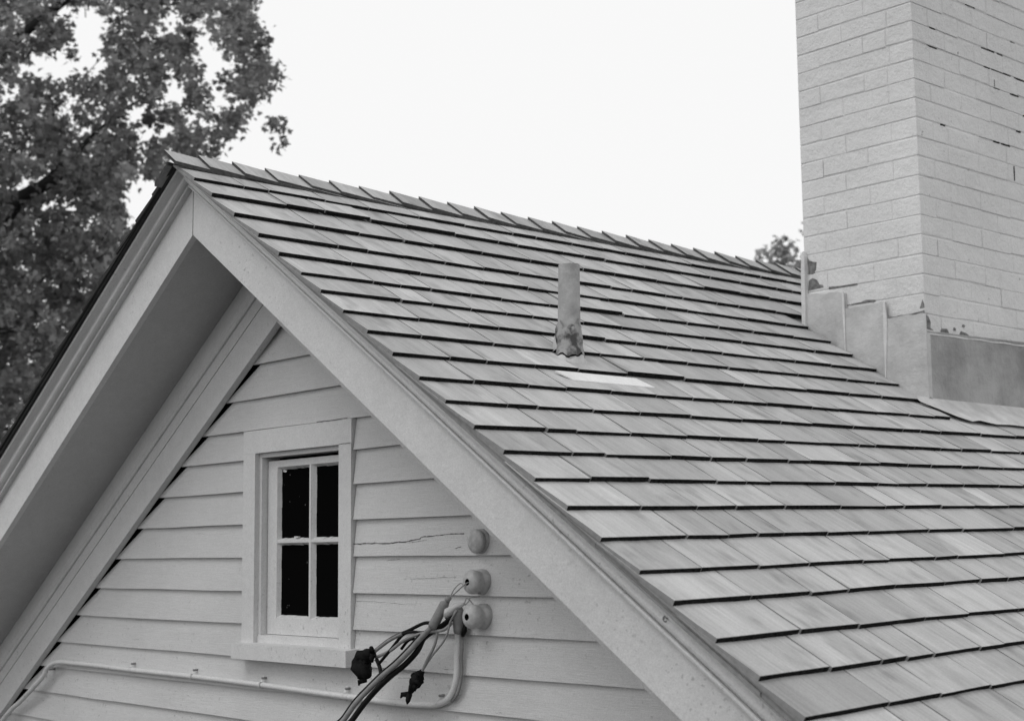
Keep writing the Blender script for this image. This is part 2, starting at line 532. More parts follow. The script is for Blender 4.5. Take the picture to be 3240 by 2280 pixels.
def crack(pts, w, k=4, j=.0012):
    q = densify(pts, k, j)
    for a, b in zip(q, q[1:]):
        ha, hb = w * random.uniform(.12, .42), w * random.uniform(.12, .42)
        v = [(a[0], yb(a[2]) - .0012, a[2] - ha), (b[0], yb(b[2]) - .0012, b[2] - hb), (b[0], yb(b[2]) - .0012, b[2] + hb), (a[0], yb(a[2]) - .0012, a[2] + ha)]
        sid.poly(v, 'crack')
crack([(-3.828, 0, 0.037), (-3.769, 0, 0.037), (-3.708, 0, 0.038), (-3.635, 0, 0.036), (-3.622, 0, 0.038), (-3.557, 0, 0.041), (-3.494, 0, 0.047),
       (-3.481, 0, 0.053), (-3.432, 0, 0.055), (-3.371, 0, 0.059), (-3.29, 0, 0.059)], .0040)
crack([(-3.19, 0, 0.066), (-3.174, 0, 0.059), (-3.148, 0, 0.062)], .0025)
crack([(-3.538, 0, -0.069), (-3.494, 0, -0.067), (-3.433, 0, -0.064), (-3.372, 0, -0.062), (-3.325, 0, -0.062)], .0012)
crack([(-3.324, 0, 0.018), (-3.3, 0, 0.023)], .0030)
crack([(-3.81, 0, -0.136), (-3.688, 0, -0.137), (-3.596, 0, -0.141), (-3.514, 0, -0.142)], .0012)
rc = random.Random(31)
for i in range(13):
    x = rc.uniform(-3.80, -3.15); z = rc.uniform(-.5, .33)
    if z > (-.05 - x - 3.2) * -1 and False: continue
    if x > AX + xlim(z, -.20) - .1: continue
    L_ = rc.uniform(.02, .10); s_ = rc.uniform(-.04, .08)
    crack([(x, 0, z), (x + L_ * .5, 0, z + L_ * s_ * .6), (x + L_, 0, z + L_ * s_)], rc.uniform(.0006, .0014), 3, .0010)
for i in range(8):
    x = rc.uniform(-5.4, -4.5); z = rc.uniform(-.5, .1)
    if x < AX - xlim(z, -.3) + .1: continue
    L_ = rc.uniform(.015, .06)
    crack([(x, 0, z), (x + L_, 0, z + rc.uniform(-.002, .002))], rc.uniform(.0005, .0009), 3, .0008)
sid.build('clapboard_siding', house)
# body of the house behind the boards (dark sheathing at the gable, plain walls round the other sides)
wl = MB()
def wallpoly(y0, y1, mat):
    g = xlim(0, -.03)
    zz = Z0 - .03 / CT
    for a, b in (((AX - 4.74, GZ), (-4.40, GZ)), ((-3.86, GZ), (AX + 4.74, GZ))): pass
    L_ = [(AX - 4.74, GZ), (-4.40, GZ), (-4.40, zz - (AX + 4.40) * -T if False else zz - abs(-4.40 - AX) * T), (AX - 4.74, zz - 4.74 * T)]
    R_ = [(-3.862, GZ), (AX + 4.74, GZ), (AX + 4.74, zz - 4.74 * T), (-3.862, zz - abs(-3.862 - AX) * T)]
    wl.prism(L_, y0, y1, mat); wl.prism(R_, y0, y1, mat)
    wl.prism([(-4.3995, GZ), (-3.8625, GZ), (-3.8625, -.30), (-4.3995, -.30)], y0, y1, mat)
    wl.prism([(-4.3995, .36), (-3.8625, .36), (-3.8625, zz - abs(-3.8625 - AX) * T), (AX, zz), (-4.3995, zz - abs(-4.3995 - AX) * T)], y0, y1, mat)
wallpoly(2.7365, 2.80, 'void')
for s in (-1, 1):
    x0 = AX + s * 4.74; x1 = AX + s * 4.62
    wl.prism([(min(x0, x1), GZ), (max(x0, x1), GZ), (max(x0, x1), Z0 - .2 - 4.74 * T), (min(x0, x1), Z0 - .2 - 4.74 * T)], 2.802, 9.2, 'siding')
zz = Z0
wl.prism([(AX - 4.6, GZ), (AX + 4.6, GZ), (AX + 4.6, zz - 4.6 * T), (AX, zz), (AX - 4.6, zz - 4.6 * T)], 9.1, 9.19, 'siding')
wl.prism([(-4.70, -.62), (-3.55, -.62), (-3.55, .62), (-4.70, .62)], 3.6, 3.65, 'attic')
wl.build('wall', house)

# ---- attic window
win = MB()
yc = 2.712
win.box(-4.445, -3.8175, yc, 2.7355, .345, .422, 'trim')                       # head
win.box(-4.445, -4.371, yc, 2.7355, -.284, .3446, 'trim')
win.box(-3.885, -3.8185, yc, 2.7355, -.284, .3446, 'trim')
wn = win.build('attic_window', house)
hg = MB()
q = densify([(-4.005, 0, 0.4235), (-3.962, 0, 0.4245), (-3.914, 0, 0.4235), (-3.9, 0, 0.4235), (-3.835, 0, 0.4245)], 3, .001)
sliver(hg, q, .0030, 2.7105)
hg.build('paint_crack', wn); hg = MB()
sliver(hg, densify([(-3.885, 0, .3455), (-3.86, 0, .3465), (-3.82, 0, .3465)], 3, .0008), .0022, 2.7108)
hg.build('paint_crack', wn)
jb = MB()                                                                       # blind stops round the opening
jb.box(-4.3705, -4.356, 2.730, 2.80, -.262, .3295, 'trim'); jb.box(-3.900, -3.8855, 2.730, 2.80, -.262, .3295, 'trim')
jb.box(-4.3705, -3.8855, 2.730, 2.80, .330, .3445, 'trim')
jb.box(-4.3705, -4.366, 2.7505, 2.7295, -.284, .3445, 'trim')
jb.build('frame', wn)
sa = MB(); SY = 2.753
gx = [(-4.289, -4.117), (-4.085, -3.913)]; gz = [(.061, .288), (-.190, .038)]
sx0, sx1, sz0, sz1 = -4.352, -3.8555, -.252, .318
sa.box(sx0, gx[0][0] - .008, SY, SY + .03, sz0, sz1, 'trim'); sa.box(gx[1][1] + .008, sx1, SY, SY + .03, sz0, sz1, 'trim')
sa.box(gx[0][0] - .0079, gx[1][1] + .0079, SY, SY + .03, gz[0][1] + .008, sz1, 'trim'); sa.box(gx[0][0] - .0079, gx[1][1] + .0079, SY, SY + .03, sz0, gz[1][0] - .008, 'trim')
mxc = (gx[0][1] + gx[1][0]) / 2; mzc = (gz[0][0] + gz[1][1]) / 2
# glazing bevels (putty) sloping back from the wood to the glass, slightly ragged
def bevel(x0, x1, z0, z1, xo0, xo1, zo0, zo1):
    o4 = [(xo0, SY, zo0), (xo1, SY, zo0), (xo1, SY, zo1), (xo0, SY, zo1)]
    n = 9
    def side(a, b, oa, ob):
        for i in range(n):
            u, v_ = i / n, (i + 1) / n
            lerp = lambda p, q, t: tuple(p[k] + (q[k] - p[k]) * t for k in range(3))
            r1 = random.uniform(-.0014, .0014) if 0 < i else 0
            i0 = lerp(a, b, u); i1 = lerp(a, b, v_)
            jj = random.uniform(-.0012, .0012)
            sa.poly([lerp(oa, ob, u), lerp(oa, ob, v_), (i1[0] + (jj if a[0] == b[0] else 0), i1[1], i1[2] + (jj if a[2] == b[2] else 0)),
                     (i0[0] + (jj if a[0] == b[0] else 0), i0[1], i0[2] + (jj if a[2] == b[2] else 0))], 'trim')
    i4 = [(x0, SY + .014, z0), (x1, SY + .014, z0), (x1, SY + .014, z1), (x0, SY + .014, z1)]
    for k in range(4): side(i4[k], i4[(k + 1) % 4], o4[k], o4[(k + 1) % 4])
for i, (a, b) in enumerate(gx):
    for j, (c0, c1) in enumerate(gz):
        bevel(a, b, c0, c1, a - .008 if i == 0 else mxc + .005, b + .008 if i == 1 else mxc - .005,
              c0 - .008 if j == 1 else mzc + .004, c1 + .008 if j == 0 else mzc - .004)
sa.box(mxc - .005, mxc + .005, SY - .0008, SY + .02, gz[1][0] - .008, gz[0][1] + .008, 'trim')
sa.box(gx[0][0] - .008, gx[1][1] + .008, SY - .0004, SY + .019, mzc - .004, mzc + .004, 'trim')
sa.box(-4.20, -4.178, SY + .004, SY + .0135, .0605, .066, 'trim'); sa.mesh([(-4.283, SY + .012, .281), (-4.262, SY + .010, .2775), (-4.258, SY + .012, .283), (-4.275, SY + .010, .289)], [(0, 1, 2, 3)], 'trim')
sa.build('sash', wn)
for i, (a, b) in enumerate(gx):
    for j, (c0, c1) in enumerate(gz):
        g = MB(); g.box(a - .002, b + .002, SY + .0145, SY + .0175, c0 - .002, c1 + .002, 'glass'); 
        if i == 0:
            rg = random.Random(j + 3)
            for _ in range(5):
                fx = rg.uniform(a + .01, b - .01); fz_ = rg.uniform(c0 + .01, c1 - .02); s_ = rg.uniform(.0008, .0022)
                g.poly([(fx, SY + .0142, fz_), (fx + s_, SY + .0142, fz_ + s_ * .5), (fx + s_ * 1.2, SY + .0142, fz_ + s_ * 3), (fx, SY + .0142, fz_ + s_ * 2)], 'sh_side')
        g.build('pane', wn)
sl = MB()
sl.prism_x([(2.675, -.332), (2.675, -.283), (2.7345, -.278), (2.7345, -.332)], -4.450, -3.792, 'trim')
sl.prism_x([(2.7265, -.284), (2.7265, -.256), (2.80, -.250), (2.80, -.284)], -4.3700, -3.886, 'trim')
sl.build('sill', wn)
for a, c_, w_ in ((-4.366, -4.31, .004), (-4.27, -4.17, .0035), (-4.08, -4.0, .003)):
    sg = MB(); sliver(sg, densify([(a, 0, -.2835), (c_, 0, -.2835)], 5, .0006), w_, 2.7262); sg.build('sill_gap', wn)

# ---- vent pipe with its boot and flashing
vx, vy = -3.202, 3.062
vp = MB()
vp.tube([(vx - .003, vy, .50), (vx - .002, vy, .66), (vx, vy, .76), (vx + .002, vy, .851)], [.0345, .0340, .0325, .0315], 'pipe', 28, cap=False)
vp.tube([(vx + .002, vy, .851), (vx + .002, vy, .8511), (vx + .002, vy, .60)], [.0315, .029, .029], 'void', 28, cap=False)
pipe = vp.build('vent_pipe', house)
bt = MB()
ring = []; seg = 36
zs = [.545, .575, .60, .63, .655, .672]
for i, z in enumerate(zs):
    r_ = []
    for k in range(seg):
        a = 2 * math.pi * k / seg
        rr = [.062, .046, .0405, .039, .0375, .0362][i] + .0022 * math.sin(5 * a + i * 1.7) + .0018 * math.sin(9 * a - i)
        zt = z + (.010 * math.sin(3 * a + 1) + .006 * math.sin(7 * a) if i == len(zs) - 1 else .004 * math.sin(4 * a + i))
        if i == 0: zt = Z0 + .208 / CT - (vx + rr * math.cos(a) - AX) * T
        r_.append((vx - .003 + rr * math.cos(a), vy + rr * math.sin(a), zt))
    ring.append(r_)
V = [p for r_ in ring for p in r_]
bt.mesh(V, [(i * seg + k, i * seg + (k + 1) % seg, (i + 1) * seg + (k + 1) % seg, (i + 1) * seg + k) for i in range(len(zs) - 1) for k in range(seg)], ['flash' if i == 0 else 'boot' for i in range(len(zs) - 1) for k in range(seg)], .5, True)
bt.tube([(vx - .003 + .0475 * math.cos(a), vy + .0475 * math.sin(a), .5765 + .004 * math.sin(4 * a + 1) + .004 * math.sin(a * 9)) for a in [math.pi * (1.0 + k / 24) for k in range(26)]], .0022, 'void', 6)
# torn fold of the boot on its left
bt.mesh([(vx - .040, vy - .022, .630), (vx - .018, vy - .044, .640), (vx - .008, vy - .043, .600), (vx - .030, vy - .046, .588), (vx - .045, vy - .030, .600)], [(0, 1, 2, 3, 4)], 'flange')
bt.build('pipe_boot', pipe)
fs = MB()
def rp(d, y, c): return P(1, d, c, y)
cs = cd(1.21) + 1.62 * tt(1.2) + .0018
fs.mesh([rp(1.186, 2.897, cs + .0022), rp(1.224, 2.932, cs), rp(1.224, 3.266, cs), rp(1.186, 3.225, cs + .0022),
         rp(1.186, 2.897, cs - .002), rp(1.224, 2.932, cs - .003), rp(1.224, 3.266, cs - .003), rp(1.186, 3.225, cs - .002)],
        [(0, 1, 2, 3), (1, 0, 4, 5), (2, 1, 5, 6), (3, 2, 6, 7)], 'sheet')
fs.build('flashing_sheet', pipe)

# ---- chimney
CX0, CX1, CY0, CY1 = -3.687, -3.142, 4.834, 5.95
RH = .0753; ZB = 2.001 - RH * 24; ZT = 2.001 + RH * 22
ch = MB()
def face(org, ux, uz_w, nrm, W, flip):
    """one face of painted brickwork: every brick a plate with softened, slightly recessed joints"""
    rows = int(round((ZT - ZB) / RH))
    for r in range(rows):
        z0 = ZB + r * RH; z1 = z0 + RH
        u = 0; even = (r + flip) % 2
        first = True
        while u < W - 1e-4:
            L_ = .215 + random.uniform(-.006, .006)
            if first and even: L_ = .108
            if not first and random.random() < .12: L_ = .108
            if W - (u + L_) < .06: L_ = W - u
            u1 = min(u + L_, W)
            if even and u == 0 and r % 6 == 0: pass
            j = random.uniform(-.0015, .0015)
            hl = 0 if u < 1e-6 else random.uniform(.0025, .006); hr = 0 if u1 > W - 1e-6 else random.uniform(.0025, .006)
            vb = .0050 + random.uniform(-.0025, .002); vt = .0050 + random.uniform(-.0025, .002)
            def q(uu, zz_, dp): return (org[0] + ux[0] * uu + nrm[0] * dp, org[1] + ux[1] * uu + nrm[1] * dp, zz_)
            dr = -.0038
            jl = 0 if hl == 0 else j; jr = 0 if hr == 0 else j
            dpt = dr * random.uniform(.25, .85)
            o4 = [q(u, z0, dr), q(u1, z0, dr), q(u1, z1, dr), q(u, z1, dr)]
            # mid-edge ring keeps head joints shallow
            m4 = [q(u, z0 + vb, dpt if hl else 0), q(u1, z0 + vb, dpt if hr else 0), q(u1, z1 - vt, dpt if hr else 0), q(u, z1 - vt, dpt if hl else 0)]
            zj = lambda h_: random.uniform(-.0022, .0022) if h_ else 0
            i4 = [q(u + hl, z0 + vb + zj(hl), jl), q(u1 - hr, z0 + vb + zj(hr), jr), q(u1 - hr, z1 - vt + zj(hr), jr), q(u + hl, z1 - vt + zj(hl), jl)]
            V = o4 + m4 + i4
            F = [(8, 9, 10, 11), (0, 1, 5, 9, 8, 4), (3, 7, 11, 10, 6, 2)]
            if hl: F.append((4, 8, 11, 7))
            if hr: F.append((9, 5, 6, 10))
            ch.mesh(V, F, 'brick', random.random())
            u = u1; first = False
face((CX0, CY0), (1, 0), 0, (0, -1), CX1 - CX0, 0)
face((CX1, CY0), (0, 1), 0, (1, 0), CY1 - CY0, 1)
face((CX1, CY1), (-1, 0), 0, (0, 1), CX1 - CX0, 0)
face((CX0, CY1), (0, -1), 0, (-1, 0), CY1 - CY0, 1)
ch.box(CX0 + .004, CX1 - .004, CY0 + .004, CY1 - .004, -.2, ZT + .01, 'brick')
ch.box(CX0 - .03, CX1 + .03, CY0 - .03, CY1 + .03, ZT + .011, ZT + .08, 'brick')
# joints on the right face where the mortar has dropped out
OJ = [((5.218, 2.159), (5.288, 2.159)), ((5.324, 2.0765 - RH), (5.417, 2.0765 - RH)), ((5.442, 2.001), (5.479, 2.001)), ((5.337, 1.9257), (5.378, 1.9257)),
      ((5.393, 1.9257), (5.534, 1.9257)), ((5.566, 1.9257), (5.70, 1.9257)), ((5.406, 1.885), (5.406, 1.857)), ((5.404, 1.8504), (5.443, 1.8504)),
      ((5.527, 1.8504), (5.59, 1.8504)), ((5.379, 1.6245), (5.422, 1.6245)), ((5.437, 1.6245), (5.499, 1.6245)), ((5.559, 1.6998), (5.591, 1.6998)),
      ((5.523, 1.545), (5.522, 1.485)), ((4.955, 2.001), (4.993, 2.001)), ((5.145, 1.945), (5.146, 1.935)), ((5.549, 2.0763), (5.581, 2.0763)),
      ((5.62, 1.775), (5.75, 1.775)), ((5.0, 1.624), (5.03, 1.624)), ((5.0, 2.1516), (5.6, 2.1516))]
def joint(mb, a, b, w):
    n = 6
    for i in range(n):
        y0 = a[0] + (b[0] - a[0]) * i / n; y1 = a[0] + (b[0] - a[0]) * (i + 1) / n
        z0 = a[1] + (b[1] - a[1]) * i / n; z1 = a[1] + (b[1] - a[1]) * (i + 1) / n
        h = w * random.uniform(.55, 1)
        if abs(b[0] - a[0]) > abs(b[1] - a[1]):
            mb.box(CX1 - .01, CX1 + .0005, y0, y1 + 1e-4, z0 - h / 2, z0 + h / 2, 'mortar_gap')
        else:
            mb.box(CX1 - .01, CX1 + .0012, y0 - h / 2, y0 + h / 2, min(z0, z1), max(z0, z1), 'mortar_gap')
for i, (a, b) in enumerate(OJ[:-1]): joint(ch, a, b, .0065 if i not in (3, 6, 13, 14, 15) else .004)
joint(ch, (4.93, 1.9257), (5.0, 1.9257), .0018)
# spalled, unpainted patches low on the left edge and at the corner
def patch(mb, pts, y):
    mb.prism(pts, y - .0012, y + .02, 'spall')
patch(ch, [(-3.668, 1.096), (-3.672, 1.165), (-3.66, 1.150), (-3.642, 1.142), (-3.627, 1.140), (-3.632, 1.11), (-3.645, 1.094)], CY0)
patch(ch, [(-3.672, 1.030), (-3.668, 1.070), (-3.650, 1.078), (-3.628, 1.068), (-3.618, 1.048), (-3.602, 1.044), (-3.598, 1.034)], CY0)
patch(ch, [(-3.572, 1.0225), (-3.572, 1.031), (-3.555, 1.031), (-3.52, 1.028), (-3.44, 1.0275), (-3.44, 1.022)], CY0)
patch(ch, [(-3.475, .946), (-3.42, .952), (-3.40, .957), (-3.36, .952), (-3.36, .946)], CY0)
patch(ch, [(-3.163, .893), (-3.150, .925), (-3.1435, .905), (-3.1435, .893)], CY0)
patch(ch, [(-3.27, .868), (-3.26, .878), (-3.20, .877), (-3.144, .884), (-3.144, .872)], CY0)
for pts in ([(4.836, .815), (4.836, .868), (4.852, .862), (4.866, .840), (4.862, .820), (4.88, .812)],
            [(4.93, .813), (4.94, .824), (4.975, .826), (4.985, .812)], [(5.06, .812), (5.07, .825), (5.10, .822), (5.13, .811)],
            [(5.02, .826), (5.022, .835), (5.034, .833), (5.033, .824)], [(5.08, .845), (5.085, .853), (5.10, .850), (5.095, .843)]):
    ch.prism_x(pts, CX1 - .004, CX1 + .0018, 'spall')
cm = ch.build('chimney', house)
tag(cm, 'painted brick chimney, mortar gone from some joints')
def zr(x, c): return Z0 + c / CT - (x - AX) * T
st_ = [([(-3.690, zr(-3.69, .20)), (-3.49, zr(-3.49, .20)), (-3.488, .995), (-3.545, 1.006), (-3.60, 1.004), (-3.625, 1.012), (-3.676, 1.018)], 4.823, 4.831),
       ([(-3.532, zr(-3.532, .20)), (-3.298, zr(-3.298, .20)), (-3.300, .934), (-3.41, .931), (-3.53, .934)], 4.8165, 4.8225),
       ([(-3.309, zr(-3.309, .20)), (-3.1265, zr(-3.1265, .20)), (-3.1262, .868), (-3.20, .872), (-3.307, .868)], 4.8105, 4.8160)]
for pts, y0, y1 in st_:
    q_ = [pts[0], pts[1]]
    for (xa, za), (xb, zb_) in zip(pts[2:], pts[3:] + [pts[0]]):
        k_ = max(1, int(abs(xb - xa) / .015)) if xa != pts[-1][0] or True else 1
        for i in range(k_):
            q_.append((xa + (xb - xa) * i / k_, za + (zb_ - za) * i / k_ + (random.uniform(-.003, .002) if i else 0)))
    pts = q_
    m_ = MB(); m_.prism(pts, y0, y1, 'flash'); m_.build('step_flashing', cm)
for pts, y0, y1, m_ in (([(-3.694, .895), (-3.676, .885), (-3.671, 1.17), (-3.676, 1.188), (-3.686, 1.18), (-3.690, 1.10)], 4.812, 4.833, 'flash_edge'),
                        ([(-3.4925, zr(-3.49, .21)), (-3.4885, zr(-3.49, .21)), (-3.487, .930), (-3.489, 1.0), (-3.496, 1.0), (-3.497, .932)], 4.8115, 4.8160, 'flash_edge'),
                        ([(-3.3105, zr(-3.31, .21)), (-3.3065, zr(-3.31, .21)), (-3.292, .855), (-3.299, .934), (-3.306, .934), (-3.309, .868)], 4.8065, 4.8102, 'flash_edge')):
    s_ = MB(); s_.prism(pts, y0, y1, m_); s_.build('flashing_seam', cm)
ap = MB()
ap.prism_x([(4.8154, .535), (5.96, .530), (5.96, .826), (5.5, .8185), (5.1, .810), (4.8154, .803)], CX1 + .002, CX1 + .012, 'apron')
n = 40
V = []
for i in range(n + 1):                                          # wavy top fold
    y = 4.8154 + (5.96 - 4.8154) * i / n
    zt_ = .803 + .016 * (y - 4.8154) / 1.14
    V += [(CX1 + .0135 + .0005 * math.sin(i * 1.1), y, zt_ - .012 - .0012 * math.sin(i * .9)), (CX1 + .010, y, zt_ + .002)]
ap.mesh(V, [(2 * i, 2 * i + 2, 2 * i + 3, 2 * i + 1) for i in range(n)], 'flash')
ap.prism_x([(4.8135, .56), (4.835, .55), (4.838, .79), (4.8135, .80)], CX1 + .0125, CX1 + .0155, 'flash')
ap.build('apron_flashing', cm)
fl = MB()
ny = 24; V = []
for i in range(ny + 1):
    y = 4.742 + (5.96 - 4.742) * i / ny
    edge = min(1.275, 1.160 + (y - 4.742) * .85) + .003 * math.sin(i * 1.3)
    arch = .006 * math.exp(-((y - 4.96) / .035) ** 2)
    for k in range(5):
        d = 1.142 + (edge - 1.142) * k / 4
        V.append(P(1, d, cd(d) + 2.15 * tt(d) + .0025 + (arch if k == 4 else 0) + (.010 * max(0, 1 - k / 1.2) if k < 2 else 0), y))
fl.mesh(V, [(i * 5 + k, i * 5 + k + 1, (i + 1) * 5 + k + 1, (i + 1) * 5 + k) for i in range(ny) for k in range(4)], 'flange', .5, True)
fl.build('flashing_flange', cm)

# ------------------------------------------------------------------ things fixed to the wall
def knob(x, z, depth, hole, label):
    e = empty('wall_insulator', (x, yb(z), z), label, 'insulator', 'porcelain insulators on the gable wall')
    k = depth
    pr = [(0, .0), (.034, .0), (.035, .004), (.035, .012), (.033, .0155), (.0305, .0180), (.0295, .021), (.0305, .0245), (.0325, .028),
          (.0335, .035), (.033, .041), (.0285, .047), (.0205, .0515), (.012, .0535)]
    pr += [(.0090, .0535), (.0078, .048), (.0070, .036), (0, .036)] if hole else [(.006, .054), (0, .054)]
    seg = 40; bm_ = MB(); V = []
    for r, h in pr:
        for a in range(seg):
            an = 2 * math.pi * a / seg
            V.append((x + r * math.cos(an), yb(z) + .004 - h * k, z + r * math.sin(an)))
    F = []; mt = []
    for i in range(len(pr) - 1):
        dark = hole and i >= len(pr) - 4
        for a in range(seg):
            F.append((i * seg + a, i * seg + (a + 1) % seg, (i + 1) * seg + (a + 1) % seg, (i + 1) * seg + a)); mt.append('void' if dark else 'porcelain')
    F = [f[::-1] for f in F]
    bm_.mesh(V, F, mt, .5, True)
    bm_.build('knob', e)
    return e
knob(-3.213, .037, .66, False, 'topmost porcelain insulator, blank and empty, nearest the end of the long crack')
knob(-3.209, -.074, 1.12, True, 'middle porcelain insulator with thin wires tied to its dark bolt hole')
knob(-3.206, -.168, 1.25, True, 'lowest porcelain insulator, beside the top end of the painted conduit')

# painted conduit along the wall, bending up beside the insulators
cn = empty('conduit', (-4.4, 2.72, -.42), 'painted pipe conduit running along the clapboards under the window and bending upward', 'conduit')
path = [(-3.296, 2.706, -0.206), (-3.301, 2.706, -0.268), (-3.303, 2.706, -0.323), (-3.312, 2.706, -0.359), (-3.333, 2.706, -0.39), (-3.368, 2.706, -0.409),
        (-3.422, 2.706, -0.419), (-3.584, 2.706, -0.424), (-3.782, 2.706, -0.421), (-3.993, 2.706, -0.418), (-4.312, 2.708, -0.413), (-4.754, 2.708, -0.409),
        (-5.2, 2.707, -0.408), (-5.508, 2.705, -0.405), (-5.664, 2.702, -0.405), (-5.771, 2.698, -0.405), (-5.838, 2.692, -0.414), (-5.884, 2.688, -0.437),
        (-5.902, 2.686, -0.459), (-5.941, 2.685, -0.486), (-6.108, 2.684, -0.575), (-6.327, 2.684, -0.69), (-7.2, 2.684, -1.262), (-8.2, 2.684, -1.93)]
cb = MB(); cb.tube(smooth_path(path, 5), .0095, 'trim', 14); cb.build('pipe', cn)
for (x, z) in ((-3.388, -.413), (-3.842, -.42), (-4.312, -.413), (-4.756, -.409), (-5.21, -.408), (-5.905, -.462)):
    c_ = MB()
    a0 = [(x, 2.7075 - .0118 * math.cos(a), z + .0118 * math.sin(a)) for a in [math.pi * (-.5 + i / 10) for i in range(11)]]
    V = []
    for (xx, y_, z_) in a0: V += [(xx - .0055, y_, z_), (xx + .0055, y_, z_)]
    V += [(x - .001, 2.714, z + .030), (x + .010, 2.712, z + .030)]
    c_.mesh(V, [(2 * i, 2 * i + 1, 2 * i + 3, 2 * i + 2) for i in range(11)], 'trim')
    c_.tube([(x + .006, 2.7345, z + .022), (x + .006, 2.706, z + .022)], .0038, 'sh_side', 8)
    c_.build('clip', cn)
hd = MB(); hd.tube([(-3.288, 2.700, -.214), (-3.285, 2.698, -.198), (-3.281, 2.693, -.172), (-3.276, 2.688, -.155), (-3.272, 2.684, -.142)],
                   [.0135, .0155, .0165, .018, .012], 'wire', 14); hd.tube([(-3.258, 2.70, -.19), (-3.262, 2.70, -.208), (-3.272, 2.702, -.222)], [.005, .008, .005], 'cable_black', 8)
hd.build('conduit_head', cn)
gd = MB(); gd.tube(smooth_path([(-3.283, 2.708, -.205), (-3.282, 2.709, -0.25), (-3.287, 2.709, -0.287), (-3.285, 2.709, -0.325), (-3.300, 2.709, -0.375), (-3.330, 2.709, -0.404)], 4), .0035, 'cable_grey', 8)
gd.build('ground_wire', cn)

# the old service cables hanging from the insulators
sc = empty('service_cable', (-3.31, 2.68, -.14), 'bundle of frayed black and grey service cables hanging in front of the clapboards', 'cable')
A_ = [(-3.309, 2.665, -0.147), (-3.321, 2.66, -0.169), (-3.338, 2.65, -0.194), (-3.373, 2.64, -0.224), (-3.402, 2.62, -0.261), (-3.443, 2.6, -0.302),
      (-3.485, 2.585, -0.334), (-3.528, 2.57, -0.372), (-3.563, 2.55, -0.411), (-3.59, 2.53, -0.456), (-3.622, 2.5, -0.515), (-3.75, 2.46, -.78), (-3.9, 2.45, -1.3), (-4.0, 2.6, -2.2), (-4.02, 2.70, -3.2)]
B_ = [(-3.287, 2.68, -0.169), (-3.31, 2.665, -0.192), (-3.344, 2.66, -0.207), (-3.386, 2.655, -0.230), (-3.396, 2.64, -0.264), (-3.425, 2.62, -0.301),
      (-3.467, 2.60, -0.335), (-3.502, 2.58, -0.370), (-3.538, 2.56, -0.413), (-3.566, 2.54, -0.457), (-3.600, 2.51, -0.516), (-3.73, 2.47, -.78), (-3.88, 2.46, -1.3), (-3.98, 2.61, -2.2), (-4.0, 2.71, -3.2)]
C_ = [(x - .012, y + .004, z + .004) for x, y, z in A_[3:]]
def cab(name, pts, r, mat, lab=None, k=5):
    c_ = MB(); c_.tube(smooth_path(pts, k), r * .86, mat, 10); o_ = c_.build(name, sc)
    if lab: tag(o_, lab)
cab('cable', A_, .0088, 'cable_grey', 'grey cable of the bundle'); cab('cable', B_, .0095, 'cable_black', 'black cable of the bundle')
cab('cable', C_, .0070, 'cable_black')
cab('cable', [(-3.574, 2.62, -0.273), (-3.508, 2.63, -0.235), (-3.434, 2.64, -0.209), (-3.386, 2.65, -0.19), (-3.362, 2.655, -0.187), (-3.340, 2.66, -0.190)], .0058, 'cable_black')
cab('cable', [(-3.570, 2.612, -0.277), (-3.508, 2.622, -0.241), (-3.455, 2.632, -0.219)], .0058, 'cable_grey')
cab('cable', [(-3.564, 2.62, -0.289), (-3.501, 2.625, -0.267), (-3.458, 2.63, -0.243), (-3.41, 2.64, -0.223), (-3.35, 2.65, -0.211), (-3.304, 2.66, -0.205), (-3.281, 2.67, -0.186)], .0055, 'cable_grey')
cab('cable', [(-3.538, 2.61, -0.306), (-3.501, 2.625, -0.265), (-3.458, 2.635, -0.223), (-3.422, 2.64, -0.213), (-3.386, 2.65, -0.214), (-3.333, 2.655, -0.202), (-3.303, 2.66, -0.186), (-3.286, 2.67, -0.172)], .0052, 'cable_black')
cab('cable', [(-3.512, 2.6, -0.345), (-3.530, 2.61, -0.318), (-3.554, 2.615, -0.293)], .0065, 'cable_black')
cab('cable', [(-3.47, 2.64, -.262), (-3.44, 2.645, -.236), (-3.40, 2.65, -.232), (-3.37, 2.655, -.222)], .0050, 'cable_black')
cab('cable', [(-3.377, 2.64, -0.322), (-3.356, 2.645, -0.285), (-3.335, 2.65, -0.252), (-3.327, 2.655, -0.22), (-3.334, 2.66, -0.194)], .0048, 'cable_grey')
cab('cable', [(-3.38, 2.645, -0.319), (-3.345, 2.65, -0.278), (-3.303, 2.655, -0.24), (-3.286, 2.66, -0.211), (-3.28, 2.665, -0.182), (-3.262, 2.675, -0.15)], .0034, 'cable_grey')
cab('wire', [(-3.31, 2.68, -0.122), (-3.265, 2.672, -0.103), (-3.228, 2.662, -0.088), (-3.210, 2.666, -0.077), (-3.207, 2.676, -0.074)], .0022, 'wire')
cab('wire', [(-3.304, 2.68, -0.123), (-3.286, 2.68, -0.099), (-3.269, 2.68, -0.085), (-3.251, 2.68, -0.077), (-3.24, 2.68, -0.084), (-3.218, 2.69, -0.099), (-3.19, 2.70, -.105)], .0018, 'wire')
cab('wire', [(-3.241, 2.685, -0.137), (-3.23, 2.69, -0.126), (-3.23, 2.695, -0.117), (-3.200, 2.705, -0.114)], .0018, 'wire')
cab('wire', [(-3.305, 2.68, -0.162), (-3.269, 2.68, -0.148), (-3.241, 2.68, -0.137), (-3.236, 2.69, -0.118), (-3.205, 2.70, -.150), (-3.19, 2.71, -.16)], .0020, 'wire')
